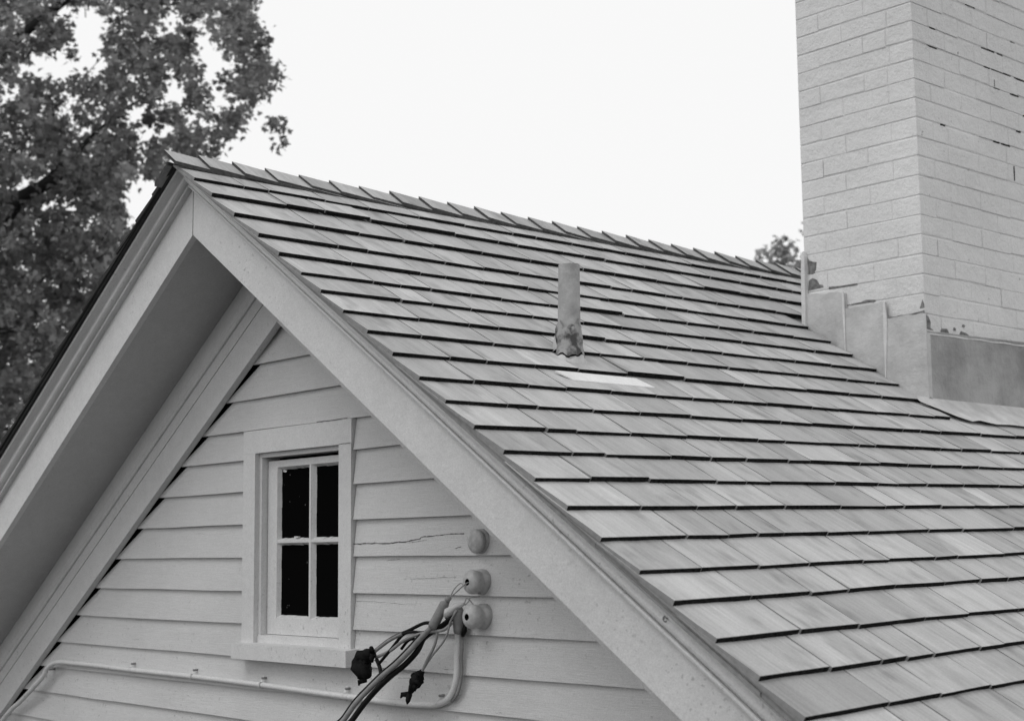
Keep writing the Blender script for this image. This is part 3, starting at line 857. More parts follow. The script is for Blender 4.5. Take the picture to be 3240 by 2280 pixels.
s1 = MB(); s1.tube([(-3.302, 2.677, -.118), (-3.306, 2.675, -.128), (-3.312, 2.670, -.134), (-3.335, 2.650, -.192), (-3.340, 2.648, -.200)], [.007, .0075, .0135, .0145, .0125], 'cable_grey', 12)
s1.tube([(-3.297, 2.674, -.116), (-3.303, 2.672, -.126)], [.009, .008], 'wire', 8); s1.build('splice_sleeve', sc)
s2 = MB(); s2.tube([(-3.244, 2.685, -.133), (-3.27, 2.678, -.142), (-3.296, 2.671, -.157), (-3.303, 2.669, -.170)], [.004, .008, .014, .010], 'flash', 12)
s2.tube([(-3.303, 2.668, -.170), (-3.296, 2.667, -.176), (-3.280, 2.668, -.172)], .004, 'cable_black', 8); s2.build('wedge_clamp', sc)
def blob(pts, rads, seed):
    r0 = random.getstate(); random.seed(seed)
    b = MB(); b.tube(smooth_path(pts, 3), [r for r in np.interp(np.linspace(0, 1, (len(pts) - 1) * 3 + 1), np.linspace(0, 1, len(rads)), rads)], 'tape', 14, jit=.17)
    # loose tape ends
    for i in range(7):
        p = Vector(random.choice(pts)); a = random.uniform(0, 6.28)
        q = p + Vector((math.cos(a) * .018, -.012, math.sin(a) * .018))
        b.tube([p, q, q + Vector((random.uniform(-.008, .008), 0, -.010))], [.009, .007, .002], 'tape', 7)
    b.build('tape_splice', sc); random.setstate(r0)
blob([(-3.565, 2.61, -.277), (-3.598, 2.612, -.286), (-3.622, 2.612, -.296), (-3.612, 2.605, -.318), (-3.590, 2.60, -.338), (-3.585, 2.60, -.350)], [.012, .021, .026, .029, .022, .009], 3)
blob([(-3.374, 2.64, -0.318), (-3.386, 2.637, -0.333), (-3.394, 2.635, -0.347), (-3.407, 2.632, -.364), (-3.420, 2.63, -0.384)], [.006, .017, .020, .012, .005], 8)

# ------------------------------------------------------------------ ground
g = MB()
n = 24
for i in range(n):
    for j in range(n):
        x0 = -300 + 600 * i / n; y0 = -300 + 600 * j / n
        g.poly([(x0, y0, GZ), (x0 + 25, y0, GZ), (x0 + 25, y0 + 25, GZ), (x0, y0 + 25, GZ)], 'lawn')
tag(g.build('lawn'), kind='structure')

# ------------------------------------------------------------------ trees
CL = np.array([-1400,522,558,9,-1715,639,678,11,-1433,547,573,12,-1749,664,701,14,-1395,548,560,12,-1615,648,651,12,-1585,637,637,12,-1625,663,664,10,-1498,624,609,11,-1497,638,616,13,-1310,568,539,8,-1561,678,645,10,-1352,598,558,10,-1394,631,584,9,-1305,603,546,9,-1562,719,649,11,-1412,663,598,9,-1658,781,699,11,-1347,650,576,11,-1446,707,614,13,-1288,640,553,9,-1251,635,543,12,-1413,720,616,13,-1291,673,562,8,-1526,789,667,10,-1300,683,567,8,-1339,721,587,9,-1220,667,539,10,-1348,756,598,9,-1348,753,600,9,-1207,689,543,8,-1450,844,654,12,-1205,712,546,11,-1531,910,690,14,-1359,817,617,10,-1241,760,568,10,-1563,583,612,12,-1339,516,528,11,-1600,630,635,9,-1392,558,550,12,-1472,604,586,10,-1473,611,589,8,-1555,660,627,12,-1323,577,534,7,-1363,607,557,10,-1482,668,609,14,-1522,702,624,11,-1459,677,602,11,-1321,621,545,12,-1368,654,569,9,-1349,662,569,12,-1268,634,534,10,-1569,789,664,12,-1426,726,603,14,-1325,687,561,12,-1266,669,543,11,-1240,668,537,9,-1573,852,686,12,-1396,766,606,10,-1350,740,582,10,-1209,674,528,10,-1526,856,664,13,-1366,781,602,13,-1472,857,648,12,-1490,869,654,12,-1451,859,646,12,-1261,761,562,11,-1548,931,688,13,-1404,857,631,14,-1302,794,590,13,-1452,548,555,13,-1757,661,675,15,-1419,547,549,12,-1696,658,661,14,-1421,558,546,11,-1433,571,560,9,-1522,602,588,9,-1534,629,598,13,-1538,644,604,13,-1580,673,627,12,-1382,599,546,8,-1413,630,566,11,-1588,722,642,9,-1639,741,658,9,-1504,695,607,10,-1590,739,637,10,-1534,726,625,14,-1550,741,631,12,-1264,622,519,10,-1340,672,553,9,-1516,770,626,12,-1417,736,590,13,-1443,761,609,14,-1278,688,541,10,-1514,819,638,12,-1362,751,577,9,-1480,820,626,10,-1345,753,578,8,-1513,846,646,9,-1377,782,592,13,-1508,855,643,14,-1423,823,613,13,-1444,849,631,11,-1356,817,594,10,-1314,805,580,10,-1517,925,671,11,-1464,550,552,12,-1626,622,614,14,-1626,627,618,14,-1615,637,616,12,-1681,665,647,13,-1436,573,550,9,-1646,675,632,15,-1730,706,658,15,-1607,675,623,13,-1369,586,533,11,-1573,673,612,12,-1543,674,598,11,-1469,638,572,10,-1403,621,548,11,-1379,674,552,8,-1458,711,584,9,-1275,650,519,11,-1477,754,597,13,-1422,738,584,14,-1358,719,562,11,-1307,700,542,8,-1315,722,549,9,-1279,718,533,10,-1454,828,613,12,-1545,879,656,13,-1398,814,595,12,-1204,713,511,8,-1251,752,536,12,-1320,793,561,12,-1448,884,622,12,-1633,618,602,11,-1655,634,607,14,-1511,590,561,8,-1537,618,572,9,-1464,601,552,11,-1524,622,571,11,-1354,564,509,9,-1555,667,593,9,-1372,610,525,11,-1460,662,561,9,-1363,681,541,9,-1341,686,533,9,-1246,644,495,8,-1523,791,612,10,-1524,803,615,12,-1506,837,620,10,-1191,689,492,9,-1459,862,609,13,-1290,774,544,12,-1299,775,549,12,-1425,874,600,11,-1649,620,591,13,-1455,562,528,11,-1661,646,602,13,-1631,639,592,10,-1371,550,498,9,-1477,607,540,8,-1404,585,518,9,-1456,649,547,13,-1499,683,564,13,-1582,722,599,13,-1389,691,541,9,-1263,641,490,10,-1483,765,582,10,-1436,736,563,9,-1508,798,593,12,-1426,786,571,9,-1354,755,544,10,-1435,835,581,14,-1214,719,493,9,-1525,899,619,12,-1341,809,552,11,-1260,761,521,10,-1253,767,515,10,-1436,891,593,14,-1455,549,515,12,-1627,613,580,14,-1407,544,496,9,-1341,526,474,10,-1626,650,581,12,-1644,672,586,13,-1428,586,511,11,-1489,625,538,9,-1580,660,572,10,-1608,686,585,14,-1385,606,506,11,-1685,739,613,14,-1606,714,589,14,-1582,702,580,14,-1345,608,495,11,-1468,722,557,11,-1602,792,613,12,-1493,746,568,9,-1376,698,522,9,-1356,703,519,10,-1562,810,593,11,-1338,711,517,12,-1410,762,550,9,-1467,802,570,13,-1527,837,596,14,-1360,756,533,13,-1443,856,574,12,-1450,873,581,10,-1339,801,537,10,-1297,790,522,10,-1288,780,517,10,-1200,746,485,12,-1448,545,499,10,-1635,630,564,11,-1642,648,570,11,-1439,580,504,11,-1396,575,492,9,-1454,613,511,11,-1441,616,511,11,-1329,614,481,8,-1434,703,530,10,-1403,702,519,11,-1607,805,596,12,-1440,735,539,9,-1307,679,487,11,-1238,656,469,9,-1560,827,595,12,-1433,774,541,9,-1368,754,526,12,-1522,838,582,14,-1432,798,552,10,-1222,736,480,9,-1450,892,573,12,-1361,843,536,9,-1377,520,461,12,-1512,584,509,11,-1472,581,500,11,-1671,663,570,12,-1470,595,505,9,-1405,578,484,12,-1557,650,540,11,-1275,637,459,11,-1524,779,556,12,-1392,711,511,11,-1388,723,511,11,-1303,690,478,12,-1387,745,513,8,-1337,734,497,11,-1459,815,545,13,-1390,838,536,14,-1417,870,549,10,-1213,753,468,9,-1323,826,515,10,-1659,628,545,13,-1575,594,515,12,-1597,614,524,14,-1487,586,495,13,-1555,627,517,13,-1433,591,481,8,-1538,636,520,9,-1345,562,455,10,-1445,699,505,10,-1330,654,465,10,-1547,766,540,12,-1507,750,535,11,-1398,697,497,10,-1322,671,469,8,-1370,714,493,11,-1474,780,530,12,-1430,768,520,11,-1336,736,489,10,-1238,696,456,11,-1407,830,520,12,-1409,852,528,13,-1436,883,539,13,-1444,899,549,12,-1287,818,495,12,-1594,605,512,11,-1576,610,511,11,-1675,661,542,15,-1610,648,528,14,-1697,686,559,14,-1372,585,457,12,-1587,690,528,14,-1488,661,501,10,-1515,689,510,10,-1607,728,536,10,-1406,651,475,12,-1500,709,511,14,-1433,687,487,10,-1334,658,457,9,-1480,743,510,9,-1626,814,563,10,-1381,707,481,11,-1515,790,529,14,-1467,780,515,10,-1387,774,498,13,-1290,732,460,12,-1332,805,488,13,-1246,762,459,10,-1395,852,518,11,-1271,795,474,12,-1552,585,487,13,-1602,604,502,14,-1625,629,511,13,-1507,580,476,12,-1473,584,464,13,-1563,632,495,14,-1608,648,512,14,-1330,570,429,9,-1505,656,492,12,-1589,689,521,13,-1371,610,450,10,-1470,667,480,10,-1486,713,498,13,-1411,693,476,10,-1267,636,427,12,-1542,788,525,12,-1279,669,434,11,-1254,665,434,10,-1312,737,455,11,-1261,716,444,9,-1304,782,468,10,-1199,732,433,10,-1365,846,496,11,-1279,788,460,11,-1468,555,448,12,-1709,644,524,14,-1464,568,452,12,-1604,634,499,11,-1454,586,454,9,-1530,643,481,13,-1577,661,497,13,-1513,648,478,13,-1313,575,417,9,-1475,642,469,10,-1536,687,490,12,-1557,740,508,9,-1332,657,434,11,-1334,666,437,11,-1384,748,464,10,-1586,857,529,11,-1445,794,486,9,-1365,764,465,9,-1261,722,433,8,-1186,717,413,9,-1374,520,410,8,-1384,537,412,12,-1484,586,445,11,-1566,620,466,12,-1667,670,500,13,-1607,647,478,12,-1443,596,439,8,-1583,651,478,9,-1574,663,482,12,-1481,636,459,8,-1367,597,419,12,-1478,656,460,12,-1350,615,419,8,-1540,726,487,12,-1630,769,521,13,-1482,712,467,12,-1385,684,441,8,-1601,794,514,10,-1347,674,432,11,-1415,740,462,12,-1455,769,477,12,-1399,753,460,9,-1463,803,482,10,-1386,802,468,11,-1460,867,495,13,-1416,851,484,14,-1480,884,502,15,-1354,858,465,10,-1578,599,456,10,-1478,573,434,11,-1349,533,395,8,-1641,666,487,14,-1382,567,409,11,-1549,651,464,9,-1556,670,469,13,-1413,621,429,9,-1538,691,466,13,-1546,703,471,14,-1337,624,410,8,-1469,713,457,8,-1371,678,425,10,-1392,701,436,12,-1470,750,461,11,-1239,682,399,8,-1480,832,476,10,-1276,726,414,10,-1230,715,402,8,-1425,844,469,11,-1307,772,428,10,-1194,761,403,10,-1408,531,399,10,-1453,566,417,9,-1558,606,448,10,-1653,653,469,10,-1349,543,384,10,-1531,632,439,11,-1436,589,410,10,-1653,698,480,11,-1458,623,425,10,-1447,637,425,11,-1553,686,458,12,-1521,680,451,12,-1715,772,503,14,-1545,703,457,11,-1511,689,449,11,-1468,684,439,9,-1580,751,471,14,-1333,647,399,8,-1383,674,411,9,-1337,661,406,11,-1598,787,480,14,-1342,675,407,9,-1361,692,417,11,-1640,836,503,13,-1442,764,443,8,-1326,719,415,8,-1434,792,448,11,-1562,865,490,12,-1419,793,447,12,-1238,704,390,8,-1493,865,479,13,-1175,749,383,7,-1506,571,411,9,-1485,577,411,10,-1410,561,394,11,-1485,588,414,11,-1470,594,414,9,-1566,647,439,10,-1375,577,386,10,-1519,651,433,9,-1404,619,402,8,-1524,669,442,9,-1618,724,466,13,-1322,601,382,10,-1441,672,417,11,-1474,697,432,10,-1299,628,377,12,-1446,713,423,11,-1518,766,453,13,-1415,748,425,13,-1521,806,460,14,-1458,790,441,9,-1350,739,413,12,-1304,732,401,10,-1582,886,486,12,-1337,766,411,9,-1372,800,429,12,-1566,595,420,10,-1649,622,441,10,-1521,588,412,9,-1662,640,450,10,-1570,620,424,12,-1448,572,395,11,-1593,645,435,10,-1463,596,398,9,-1355,562,368,10,-1599,664,437,12,-1385,586,383,10,-1513,643,416,10,-1333,574,367,12,-1440,622,396,13,-1412,618,388,9,-1545,677,427,9,-1488,662,418,11,-1410,624,396,10,-1543,702,431,12,-1589,728,441,12,-1446,677,408,11,-1406,656,398,11,-1359,645,382,11,-1478,699,417,12,-1296,628,370,8,-1385,669,395,9,-1504,745,431,12,-1601,787,463,13,-1342,672,388,12,-1628,816,474,14,-1515,774,438,13,-1533,780,446,13,-1533,811,446,9,-1362,718,398,8,-1327,717,389,11,-1349,729,392,11,-1296,730,388,12,-1478,830,447,14,-1389,530,364,10,-1584,606,420,12,-1681,656,437,9,-1574,619,410,9,-1594,632,420,10,-1627,642,424,10,-1544,623,410,9,-1707,692,455,10,-1436,594,384,8,-1582,656,422,9,-1367,576,364,11,-1615,682,432,13,-1340,588,364,10,-1485,654,405,11,-1524,699,417,10,-1418,647,387,9,-1461,682,399,11,-1398,656,382,11,-1460,695,401,12,-1631,782,451,13,-1303,630,361,10,-1615,783,447,12,-1362,675,380,12,-1553,765,430,14,-1311,662,369,11,-1635,820,463,14,-1263,645,355,8,-1348,690,378,9,-1287,681,368,10,-1558,821,450,12,-1551,590,394,11,-1740,660,438,13,-1364,529,348,11,-1602,618,411,13,-1516,598,389,8,-1742,689,445,9,-1510,612,387,8,-1710,688,441,9,-1613,665,415,12,-1562,644,405,12,-1471,673,389,9,-1470,669,384,9,-1316,610,349,9,-1667,776,447,11,-1565,743,415,12,-1421,671,378,11,-1376,669,368,8,-1563,764,418,9,-1495,740,408,13,-1410,693,386,13,-1287,644,346,11,-1476,734,393,13,-1404,537,344,8,-1746,674,426,10,-1615,631,401,11,-1682,657,414,11,-1682,668,419,14,-1603,634,395,13,-1631,661,405,14,-1619,659,400,14,-1419,587,352,11,-1494,617,374,12,-1486,626,376,8,-1439,602,360,8,-1475,632,371,9,-1542,664,393,10,-1626,715,413,12,-1432,632,361,10,-1543,693,397,10,-1504,673,384,9,-1437,657,372,10,-1714,785,448,13,-1428,667,367,9,-1445,673,375,9,-1525,724,397,12,-1399,659,365,11,-1487,716,387,9,-1645,791,425,10,-1303,641,339,10,-1547,767,400,12,-1477,739,386,10,-1598,801,419,11,-1456,555,346,9,-1792,680,430,11,-1466,569,347,12,-1472,569,347,12,-1364,541,324,10,-1629,649,390,12,-1635,660,390,9,-1569,633,379,9,-1421,592,342,9,-1499,628,359,9,-1474,625,362,10,-1535,654,378,11,-1538,667,380,10,-1462,636,361,10,-1394,665,351,10,-1675,795,419,12,-1398,677,356,13,-1391,676,354,12,-1559,772,399,12,-1649,821,419,12,-1393,698,353,10,-1394,695,350,10,-1581,603,364,11,-1544,592,358,11,-1659,646,382,11,-1685,651,385,11,-1689,675,396,14,-1578,631,372,13,-1380,562,324,9,-1752,708,407,11,-1375,566,323,10,-1533,634,364,11,-1613,681,382,13,-1627,692,387,13,-1545,665,369,9,-1640,710,391,10,-1442,636,345,8,-1697,750,409,9,-1464,658,350,9,-1564,702,378,10,-1434,654,348,10,-1679,766,410,12,-1428,668,345,11,-1457,684,354,11,-1329,633,326,9,-1463,699,359,10,-1307,647,319,10,-1376,680,336,10,-1356,681,336,12,-1612,807,397,14,-1414,540,316,8,-1724,655,388,10,-1504,585,339,12,-1558,601,349,13,-1475,586,328,13,-1665,658,371,14,-1436,580,326,10,-1671,673,375,11,-1518,629,347,12,-1474,611,334,11,-1517,642,347,12,-1737,739,394,14,-1414,610,326,12,-1511,652,346,13,-1381,609,316,8,-1467,649,339,8,-1410,635,329,10,-1521,688,354,11,-1611,737,378,14,-1484,682,351,13,-1355,635,316,9,-1462,690,338,10,-1434,698,341,9,-1683,818,397,10,-1577,782,372,11,-1572,776,365,11,-1269,637,304,8,-1466,738,354,9,-1457,555,315,12,-1479,562,318,12,-1619,632,351,9,-1686,660,366,10,-1642,651,354,13,-1688,671,365,13,-1412,571,309,10,-1576,633,349,11,-1532,635,338,11,-1616,674,360,11,-1339,565,295,12,-1727,728,376,15,-1572,681,345,10,-1547,668,338,10,-1481,655,327,8,-1580,705,354,9,-1483,669,335,9,-1722,779,387,10,-1554,711,346,13,-1506,685,337,13,-1354,630,304,12,-1678,786,372,15,-1367,651,310,10,-1544,733,354,11,-1561,754,359,11,-1549,753,354,11,-1472,726,341,10,-1617,798,376,11,-1375,694,320,12,-1530,776,356,13,-1621,622,334,11,-1560,600,322,11,-1538,600,317,10,-1698,666,347,11,-1398,556,295,10,-1525,603,323,11,-1438,587,303,8,-1690,687,353,9,-1629,673,341,12,-1697,698,351,13,-1531,649,324,10,-1649,697,349,10,-1444,622,307,10,-1621,698,343,12,-1624,717,350,13,-1525,679,334,12,-1445,650,309,11,-1525,686,321,11,-1423,654,312,9,-1480,678,327,9,-1592,742,349,14,-1445,677,320,13,-1536,732,337,12,-1521,724,335,12,-1441,699,318,9,-1443,704,317,9,-1451,719,321,12,-1554,771,348,13,-1303,656,288,8,-1502,759,335,9,-1667,638,334,11,-1609,617,322,11,-1507,590,303,9,-1663,646,337,10,-1468,586,293,10,-1762,708,347,13,-1660,679,334,9,-1598,651,318,9,-1536,638,313,11,-1724,717,350,13,-1509,638,311,12,-1494,627,308,12,-1619,700,336,9,-1654,714,345,9,-1587,702,326,10,-1446,644,298,9,-1635,732,337,10,-1501,671,309,10,-1467,674,310,11,-1648,757,345,12,-1516,708,319,11,-1425,668,304,10,-1308,622,274,7,-1513,724,321,9,-1337,653,282,9,-1427,695,301,10,-1432,707,309,13,-1481,733,322,13,-1595,610,310,11,-1694,650,326,11,-1605,628,313,11,-1488,579,286,10,-1669,667,327,9,-1632,654,321,9,-1421,576,278,9,-1725,696,342,11,-1491,618,295,11,-1634,681,325,12,-1640,694,320,9,-1728,727,341,10,-1642,709,326,10,-1673,719,328,10,-1602,704,318,11,-1451,635,290,10,-1450,656,291,10,-1670,759,341,11,-1325,605,269,11,-1723,783,346,14,-1545,723,311,13,-1525,717,310,13,-1425,675,292,10,-1592,754,330,12,-1361,662,277,10,-1530,748,307,11,-1383,683,282,10,-1552,764,320,11,-1535,584,282,12,-1511,572,272,12,-1680,654,311,14,-1654,642,308,13,-1523,607,287,10,-1593,633,298,11,-1423,583,270,12,-1545,632,289,13,-1361,566,254,9,-1688,701,318,11,-1557,657,296,13,-1548,649,293,13,-1641,710,314,11,-1492,642,282,10,-1369,602,265,10,-1715,757,333,13,-1581,710,305,12,-1468,660,288,11,-1557,718,298,11,-1625,750,314,11,-1597,750,310,11,-1464,691,283,10,-1460,699,286,8,-1605,769,318,9,-1439,701,282,10,-1423,697,283,10,-1588,611,284,13,-1769,681,319,14,-1712,669,302,13,-1597,622,286,12,-1411,560,254,12,-1766,703,322,15,-1681,687,303,14,-1501,616,269,12,-1426,595,259,10,-1686,704,302,12,-1599,677,289,12,-1757,738,315,13,-1397,604,255,10,-1634,704,295,12,-1452,642,270,8,-1442,635,265,8,-1622,728,303,12,-1654,742,304,12,-1561,715,286,12,-1667,758,306,13,-1516,707,280,9,-1721,799,320,10,-1447,688,269,13,-1698,811,311,15,-1550,752,291,14,-1684,814,318,15,-1456,558,245,12,-1643,630,281,13,-1453,566,247,9,-1750,685,292,11,-1477,587,255,9,-1515,599,257,9,-1589,652,276,11,-1738,707,306,12,-1372,571,238,12,-1606,666,277,14,-1578,673,272,11,-1681,714,293,12,-1437,624,254,12,-1581,689,280,13,-1435,631,254,9,-1665,732,291,11,-1509,681,266,12,-1497,671,264,12,-1491,687,266,10,-1663,765,297,11,-1444,677,256,10,-1659,782,293,11,-1566,745,280,10,-1698,805,307,11,-1515,578,247,12,-1601,609,265,13,-1447,565,238,10,-1717,674,279,12,-1694,677,281,11,-1608,642,267,10,-1675,683,275,9,-1562,638,255,8,-1368,573,227,11,-1629,680,276,13,-1487,628,245,9,-1572,661,263,9,-1634,706,273,14,-1757,764,296,16,-1565,693,266,10,-1553,685,264,10,-1324,599,224,10,-1519,690,261,12,-1425,657,243,8,-1669,769,288,10,-1557,729,268,12,-1683,784,288,13,-1536,731,261,10,-1517,725,261,10,-1651,636,259,11,-1753,673,274,12,-1584,620,244,9,-1655,653,257,9,-1416,569,224,12,-1490,596,240,12,-1428,583,224,10,-1657,681,256,11,-1565,650,246,12,-1469,609,228,11,-1465,623,235,13,-1465,623,239,13,-1496,646,237,12,-1760,765,274,15,-1429,631,227,11,-1490,654,231,12,-1612,730,258,14,-1570,709,251,13,-1573,720,254,12,-1508,685,243,12,-1469,685,237,12,-1453,683,236,12,-1673,643,245,11,-1669,645,240,11,-1427,562,215,11,-1786,699,274,13,-1454,582,218,10,-1705,683,255,12,-1405,573,213,10,-1655,680,255,12,-1450,608,220,8,-1732,730,260,9,-1534,654,230,12,-1530,649,227,12,-1401,608,216,12,-1590,690,250,14,-1582,699,245,11,-1741,771,270,12,-1437,650,224,12,-1610,729,252,14,-1356,626,207,9,-1650,761,256,10,-1460,562,205,12,-1808,691,250,15,-1403,552,199,9,-1694,671,239,11,-1599,641,228,10,-1762,705,252,11,-1699,692,240,10,-1499,609,210,9,-1507,625,213,12,-1663,686,237,13,-1666,709,241,13,-1488,633,211,12,-1563,681,230,9,-1548,671,226,9,-1500,666,217,12,-1514,676,219,12,-1556,699,227,11,-1702,770,250,12,-1507,692,223,11,-1674,766,246,12,-1414,547,191,11,-1600,615,211,13,-1380,543,186,9,-1684,662,228,11,-1662,664,226,12,-1726,692,236,13,-1699,691,228,12,-1474,602,200,10,-1552,646,213,14,-1695,709,229,15,-1615,690,218,14,-1458,625,193,12,-1498,648,208,8,-1657,715,235,9,-1521,675,208,11,-1617,723,217,12,-1358,612,190,12,-1532,688,215,13,-1599,615,200,13,-1621,620,203,13,-1575,618,199,9,-1796,709,231,11,-1518,607,195,10,-1719,684,220,12,-1561,636,200,12,-1787,732,233,14,-1669,699,216,10,-1547,652,198,9,-1633,697,207,10,-1780,758,226,11,-1446,626,184,12,-1583,690,205,13,-1491,660,192,13,-1693,753,219,14,-1465,565,175,8,-1676,642,200,9,-1501,587,178,10,-1603,628,193,11,-1382,553,163,8,-1753,700,210,10,-1535,627,182,13,-1797,732,218,16,-1410,592,172,11,-1504,636,180,11,-1394,597,171,11,-1546,663,194,12,-1350,588,165,10,-1766,765,219,13,-1546,682,189,10,-1628,723,198,10,-1633,629,178,9,-1624,623,182,9,-1510,595,166,12,-1484,582,162,12,-1701,683,191,12,-1567,625,172,11,-1641,673,187,12,-1587,654,177,11,-1663,699,191,13,-1655,700,194,13,-1486,636,169,11,-1707,728,192,13,-1404,608,162,10,-1457,632,171,11,-1399,538,144,10,-1550,594,164,11,-1399,551,147,8,-1569,617,166,9,-1590,640,164,11,-1594,640,167,11,-1585,653,167,11,-1683,692,182,12,-1640,685,169,11,-1663,691,167,11,-1686,723,178,14,-1691,719,182,14,-1528,668,166,8,-1672,732,185,9,-1550,599,147,9,-1507,582,144,9,-1594,631,153,11,-1631,641,156,11,-1716,690,165,14,-1552,622,153,13,-1604,659,157,9,-1781,729,179,10,-1497,631,144,12,-1575,664,155,12,-1470,629,146,10,-1780,765,175,12,-1577,607,137,11,-1810,702,153,13,-1617,637,146,12,-1778,703,165,13,-1527,613,136,10,-1786,713,157,12,-1662,686,149,11,-1737,723,157,12,-1451,607,128,12,-1697,710,146,14,-1508,586,125,8,-1547,597,126,8,-1583,625,131,10,-1601,632,133,10,-1444,579,120,9,-1586,639,134,10,-1389,572,113,8,-1500,621,125,9,-1663,697,135,14,-1771,739,140,15,-1413,548,102,9,-1648,643,124,11,-1416,561,109,8,-1783,702,141,10,-1696,680,130,14,-1705,682,126,14,-1440,592,105,12,-1577,652,117,13,-1588,617,109,10,-1566,613,104,10,-1521,602,105,12,-1812,722,121,14,-1503,603,104,10,-1573,629,109,10,-1681,691,110,9,-1553,642,102,8], dtype=float).reshape(-1, 4) / 100.0
LEAF = np.array([(0, 0), (.16, .10), (.42, .06), (.34, .26), (.50, .50), (.24, .52), (.16, .66), (.0, 1.0),
                 (-.16, .66), (-.24, .52), (-.50, .50), (-.34, .26), (-.42, .06), (-.16, .10)])
def leaves(name, parent, cl, dens, size, seed):
    r = np.random.default_rng(seed)
    cs_, tn = [], []
    for x, y, z, rad in cl:
        k = int(dens * rad * rad)
        if rad < .3:
            sub = r.normal(size=(k, 3)) * (rad * .48)
        else:
            nb = max(2, int(k / 26))
            v = r.normal(size=(nb, 3)); v /= np.linalg.norm(v, axis=1)[:, None]
            v = v * (rad * r.uniform(.35, 1.0, size=(nb, 1)) ** .6) * np.array([1, 1, .85])
            sub = r.normal(size=(k, 3)) * (rad * .17) + v[r.integers(0, nb, k)]
        cs_.append(sub + np.array([x, y, z])); 
        base = r.normal(.5, .13)
        tn.append(np.clip(r.normal(base, .14, size=k), 0, 1))
    c = np.concatenate(cs_); tn = np.concatenate(tn); N = len(c)
    # each leaf: a lobed blade with a fold, random heading, drooping
    nz = r.normal(size=(N, 3)) * .75 + np.array([0, 0, .9]); nz /= np.linalg.norm(nz, axis=1)[:, None]
    h = r.normal(size=(N, 3)); h[:, 2] -= .6
    h -= nz * (h * nz).sum(1)[:, None]; h /= np.linalg.norm(h, axis=1)[:, None]
    s_ = np.cross(h, nz); sz = size * r.uniform(.65, 1.2, N)
    K = len(LEAF)
    fold = -.22 * np.abs(LEAF[:, 0]) - .10 * LEAF[:, 1] ** 2
    V = (c[:, None, :] + sz[:, None, None] * (LEAF[None, :, 0, None] * s_[:, None, :] + LEAF[None, :, 1, None] * h[:, None, :] + fold[None, :, None] * nz[:, None, :]))
    off = world_of(parent)
    V = (V - np.array([off.x, off.y, off.z])).reshape(-1, 3).astype(np.float32)
    # two half-blades per leaf so that the fold is real
    right = list(range(0, 8)); left = [0, 7, 8, 9, 10, 11, 12, 13]
    idx = np.array(right + left, dtype=np.int32)
    loops = (np.arange(N, dtype=np.int32)[:, None] * K + idx[None, :]).reshape(-1)
    me = bpy.data.meshes.new(name)
    me.vertices.add(len(V)); me.vertices.foreach_set('co', V.reshape(-1))
    me.loops.add(len(loops)); me.loops.foreach_set('vertex_index', loops)
    me.polygons.add(2 * N); me.polygons.foreach_set('loop_start', np.arange(0, 16 * N, 8, dtype=np.int32))
    me.materials.append(M['leaf'])
    at = me.attributes.new('tone', 'FLOAT', 'FACE'); at.data.foreach_set('value', np.repeat(tn, 2).astype(np.float32))
    me.update(calc_edges=True); me.validate()
    o_ = bpy.data.objects.new(name, me); C.objects.link(o_); o_.parent = parent
    print(name, N, 'leaves'); return o_

big = empty('shade_tree', (-17.6, 5.2, GZ), 'tall broadleaf tree with a dense dark crown behind the left end of the roof', 'tree')
leaves('crown', big, CL, 3000, .078, 5)
# the part of the crown above, below and behind what the picture shows
r2 = np.random.default_rng(21)
ex_ = []
while len(ex_) < 230:
    v = r2.normal(size=3); v /= np.linalg.norm(v); v *= r2.uniform(.45, 1.0) ** .5
    p = np.array([-18.2, 4.2, 3.0]) + v * np.array([4.6, 4.6, 5.2])
    f3 = p @ np.array(fw); xs = (p @ np.array(rx)) / f3; ys = (p @ np.array(up)) / f3
    if xs > -.41 and -.16 < ys < .30: continue              # this region is filled above
    if xs > -.2: continue
    ex_.append((*p, r2.uniform(.5, .8)))
leaves('outer_crown', big, np.array(ex_), 220, .13, 9)
br = MB()
br.tube([(-17.6, 5.2, GZ), (-17.55, 5.2, -3.5), (-17.6, 5.1, -1), (-17.5, 5.0, 1.2), (-17.7, 4.9, 3.5), (-17.9, 4.6, 6)], [.42, .33, .28, .24, .17, .08], 'bark', 14, jit=.05)
def limb(pts, r0, r1):
    q = smooth_path(pts, 4); n = len(q)
    br.tube(q, [r0 + (r1 - r0) * i / (n - 1) for i in range(n)], 'bark', 9, jit=.06)
limb([(-17.55, 5.05, .9), (-16.6, 5.2, 2.1), (-15.5, 5.6, 2.95), (-15.18, 5.8, 3.21), (-14.84, 6.14, 3.46), (-14.7, 6.26, 3.65), (-14.6, 6.36, 3.73), (-14.49, 6.47, 3.81), (-14.35, 6.61, 3.9)], .14, .05)
limb([(-14.84, 6.14, 3.46), (-14.95, 6.5, 3.8), (-14.72, 6.88, 4.27), (-14.55, 7.04, 4.47), (-14.37, 7.2, 4.68), (-14.2, 7.36, 4.81), (-14.08, 7.47, 4.94)], .04, .010)
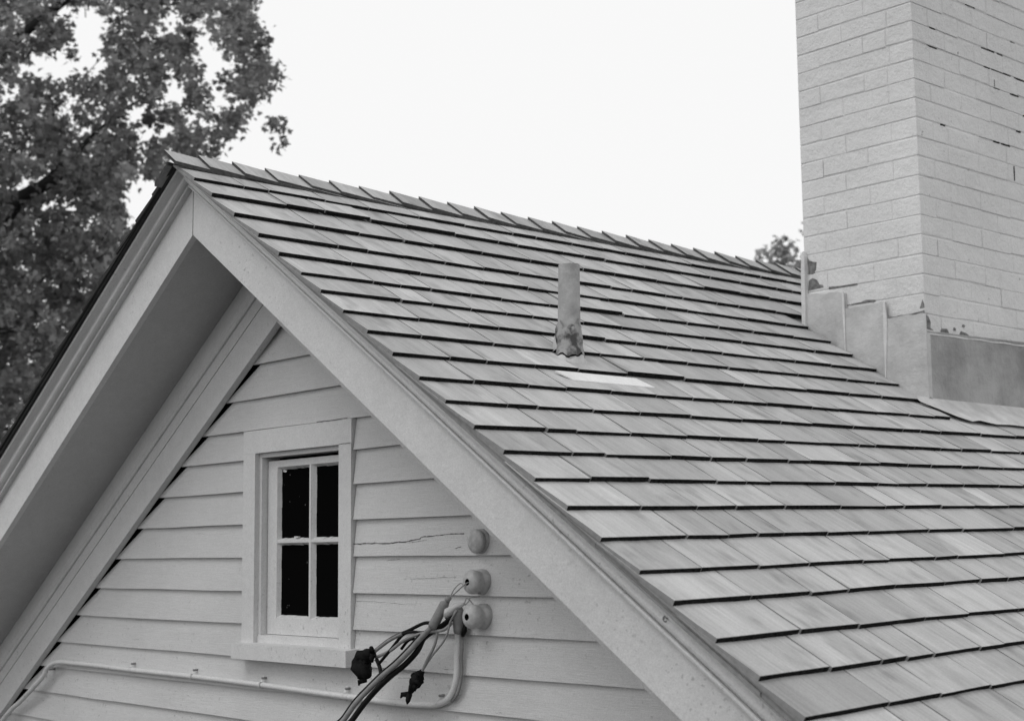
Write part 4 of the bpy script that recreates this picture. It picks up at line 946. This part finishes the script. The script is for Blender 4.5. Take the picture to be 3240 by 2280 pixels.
limb([(-17.5, 5.0, .3), (-16.2, 5.2, 1.6), (-14.68, 5.8, 2.22), (-14.47, 6.03, 2.26), (-14.31, 6.21, 2.27)], .10, .02)
limb([(-17.6, 4.95, 2.4), (-16.2, 5.6, 4.4), (-15.2, 6.2, 5.3), (-14.5, 6.9, 6.1), (-14.0, 7.6, 6.9)], .10, .02)
limb([(-17.7, 4.9, 3.2), (-19, 4.2, 5.4), (-20.2, 3.6, 6.6)], .12, .03)
limb([(-17.55, 5.1, 0), (-19, 5.6, 1.6), (-20.5, 6.0, 2.4)], .12, .03)
limb([(-17.6, 5.0, 1.0), (-18, 3.2, 2.8), (-18.4, 1.6, 3.8)], .12, .03)
rr = random.Random(5)
for i in range(0, len(CL), 17):
    p = Vector(CL[i][:3])
    if p.dot(rx) / p.dot(fw) > -.24: continue
    d = (Vector((-16.5, 5.3, 3.2)) - p).normalized()
    q = p + d * rr.uniform(.2, .35) + Vector((rr.uniform(-.2, .2), rr.uniform(-.2, .2), -.25))
    br.tube([q, (p + q) / 2 + Vector((0, 0, -.05)), p], [.007, .005, .003], 'bark', 5)
br.build('trunk', big)

far = empty('distant_tree', (-15.0, 21.6, GZ), 'smaller tree far behind the roof, its top showing left of the chimney', 'tree')
r3 = np.random.default_rng(4)
fc = []
while len(fc) < 150:
    v = r3.normal(size=3); v /= np.linalg.norm(v); v *= r3.uniform(.3, 1.0) ** .5
    p = np.array([-15.10, 21.30, 3.05]) + v * np.array([2.2, 2.2, 2.5])
    fc.append((*p, r3.uniform(.35, .6)))
leaves('crown', far, np.array(fc), 420, .12, 12)
tb = MB(); tb.tube([(-15.0, 21.6, GZ), (-14.9, 21.7, -2), (-14.8, 21.7, 1), (-14.7, 21.8, 3.8)], [.22, .18, .13, .04], 'bark', 10)
tb.tube([(-14.9, 21.7, -.5), (-14.0, 21.2, 1.4), (-13.6, 21.0, 2.8)], [.09, .06, .02], 'bark', 7); tb.tube([(-14.9, 21.7, 0), (-15.8, 22.0, 1.8), (-16.3, 22.3, 3.2)], [.09, .06, .02], 'bark', 7)
tb.build('trunk', far)
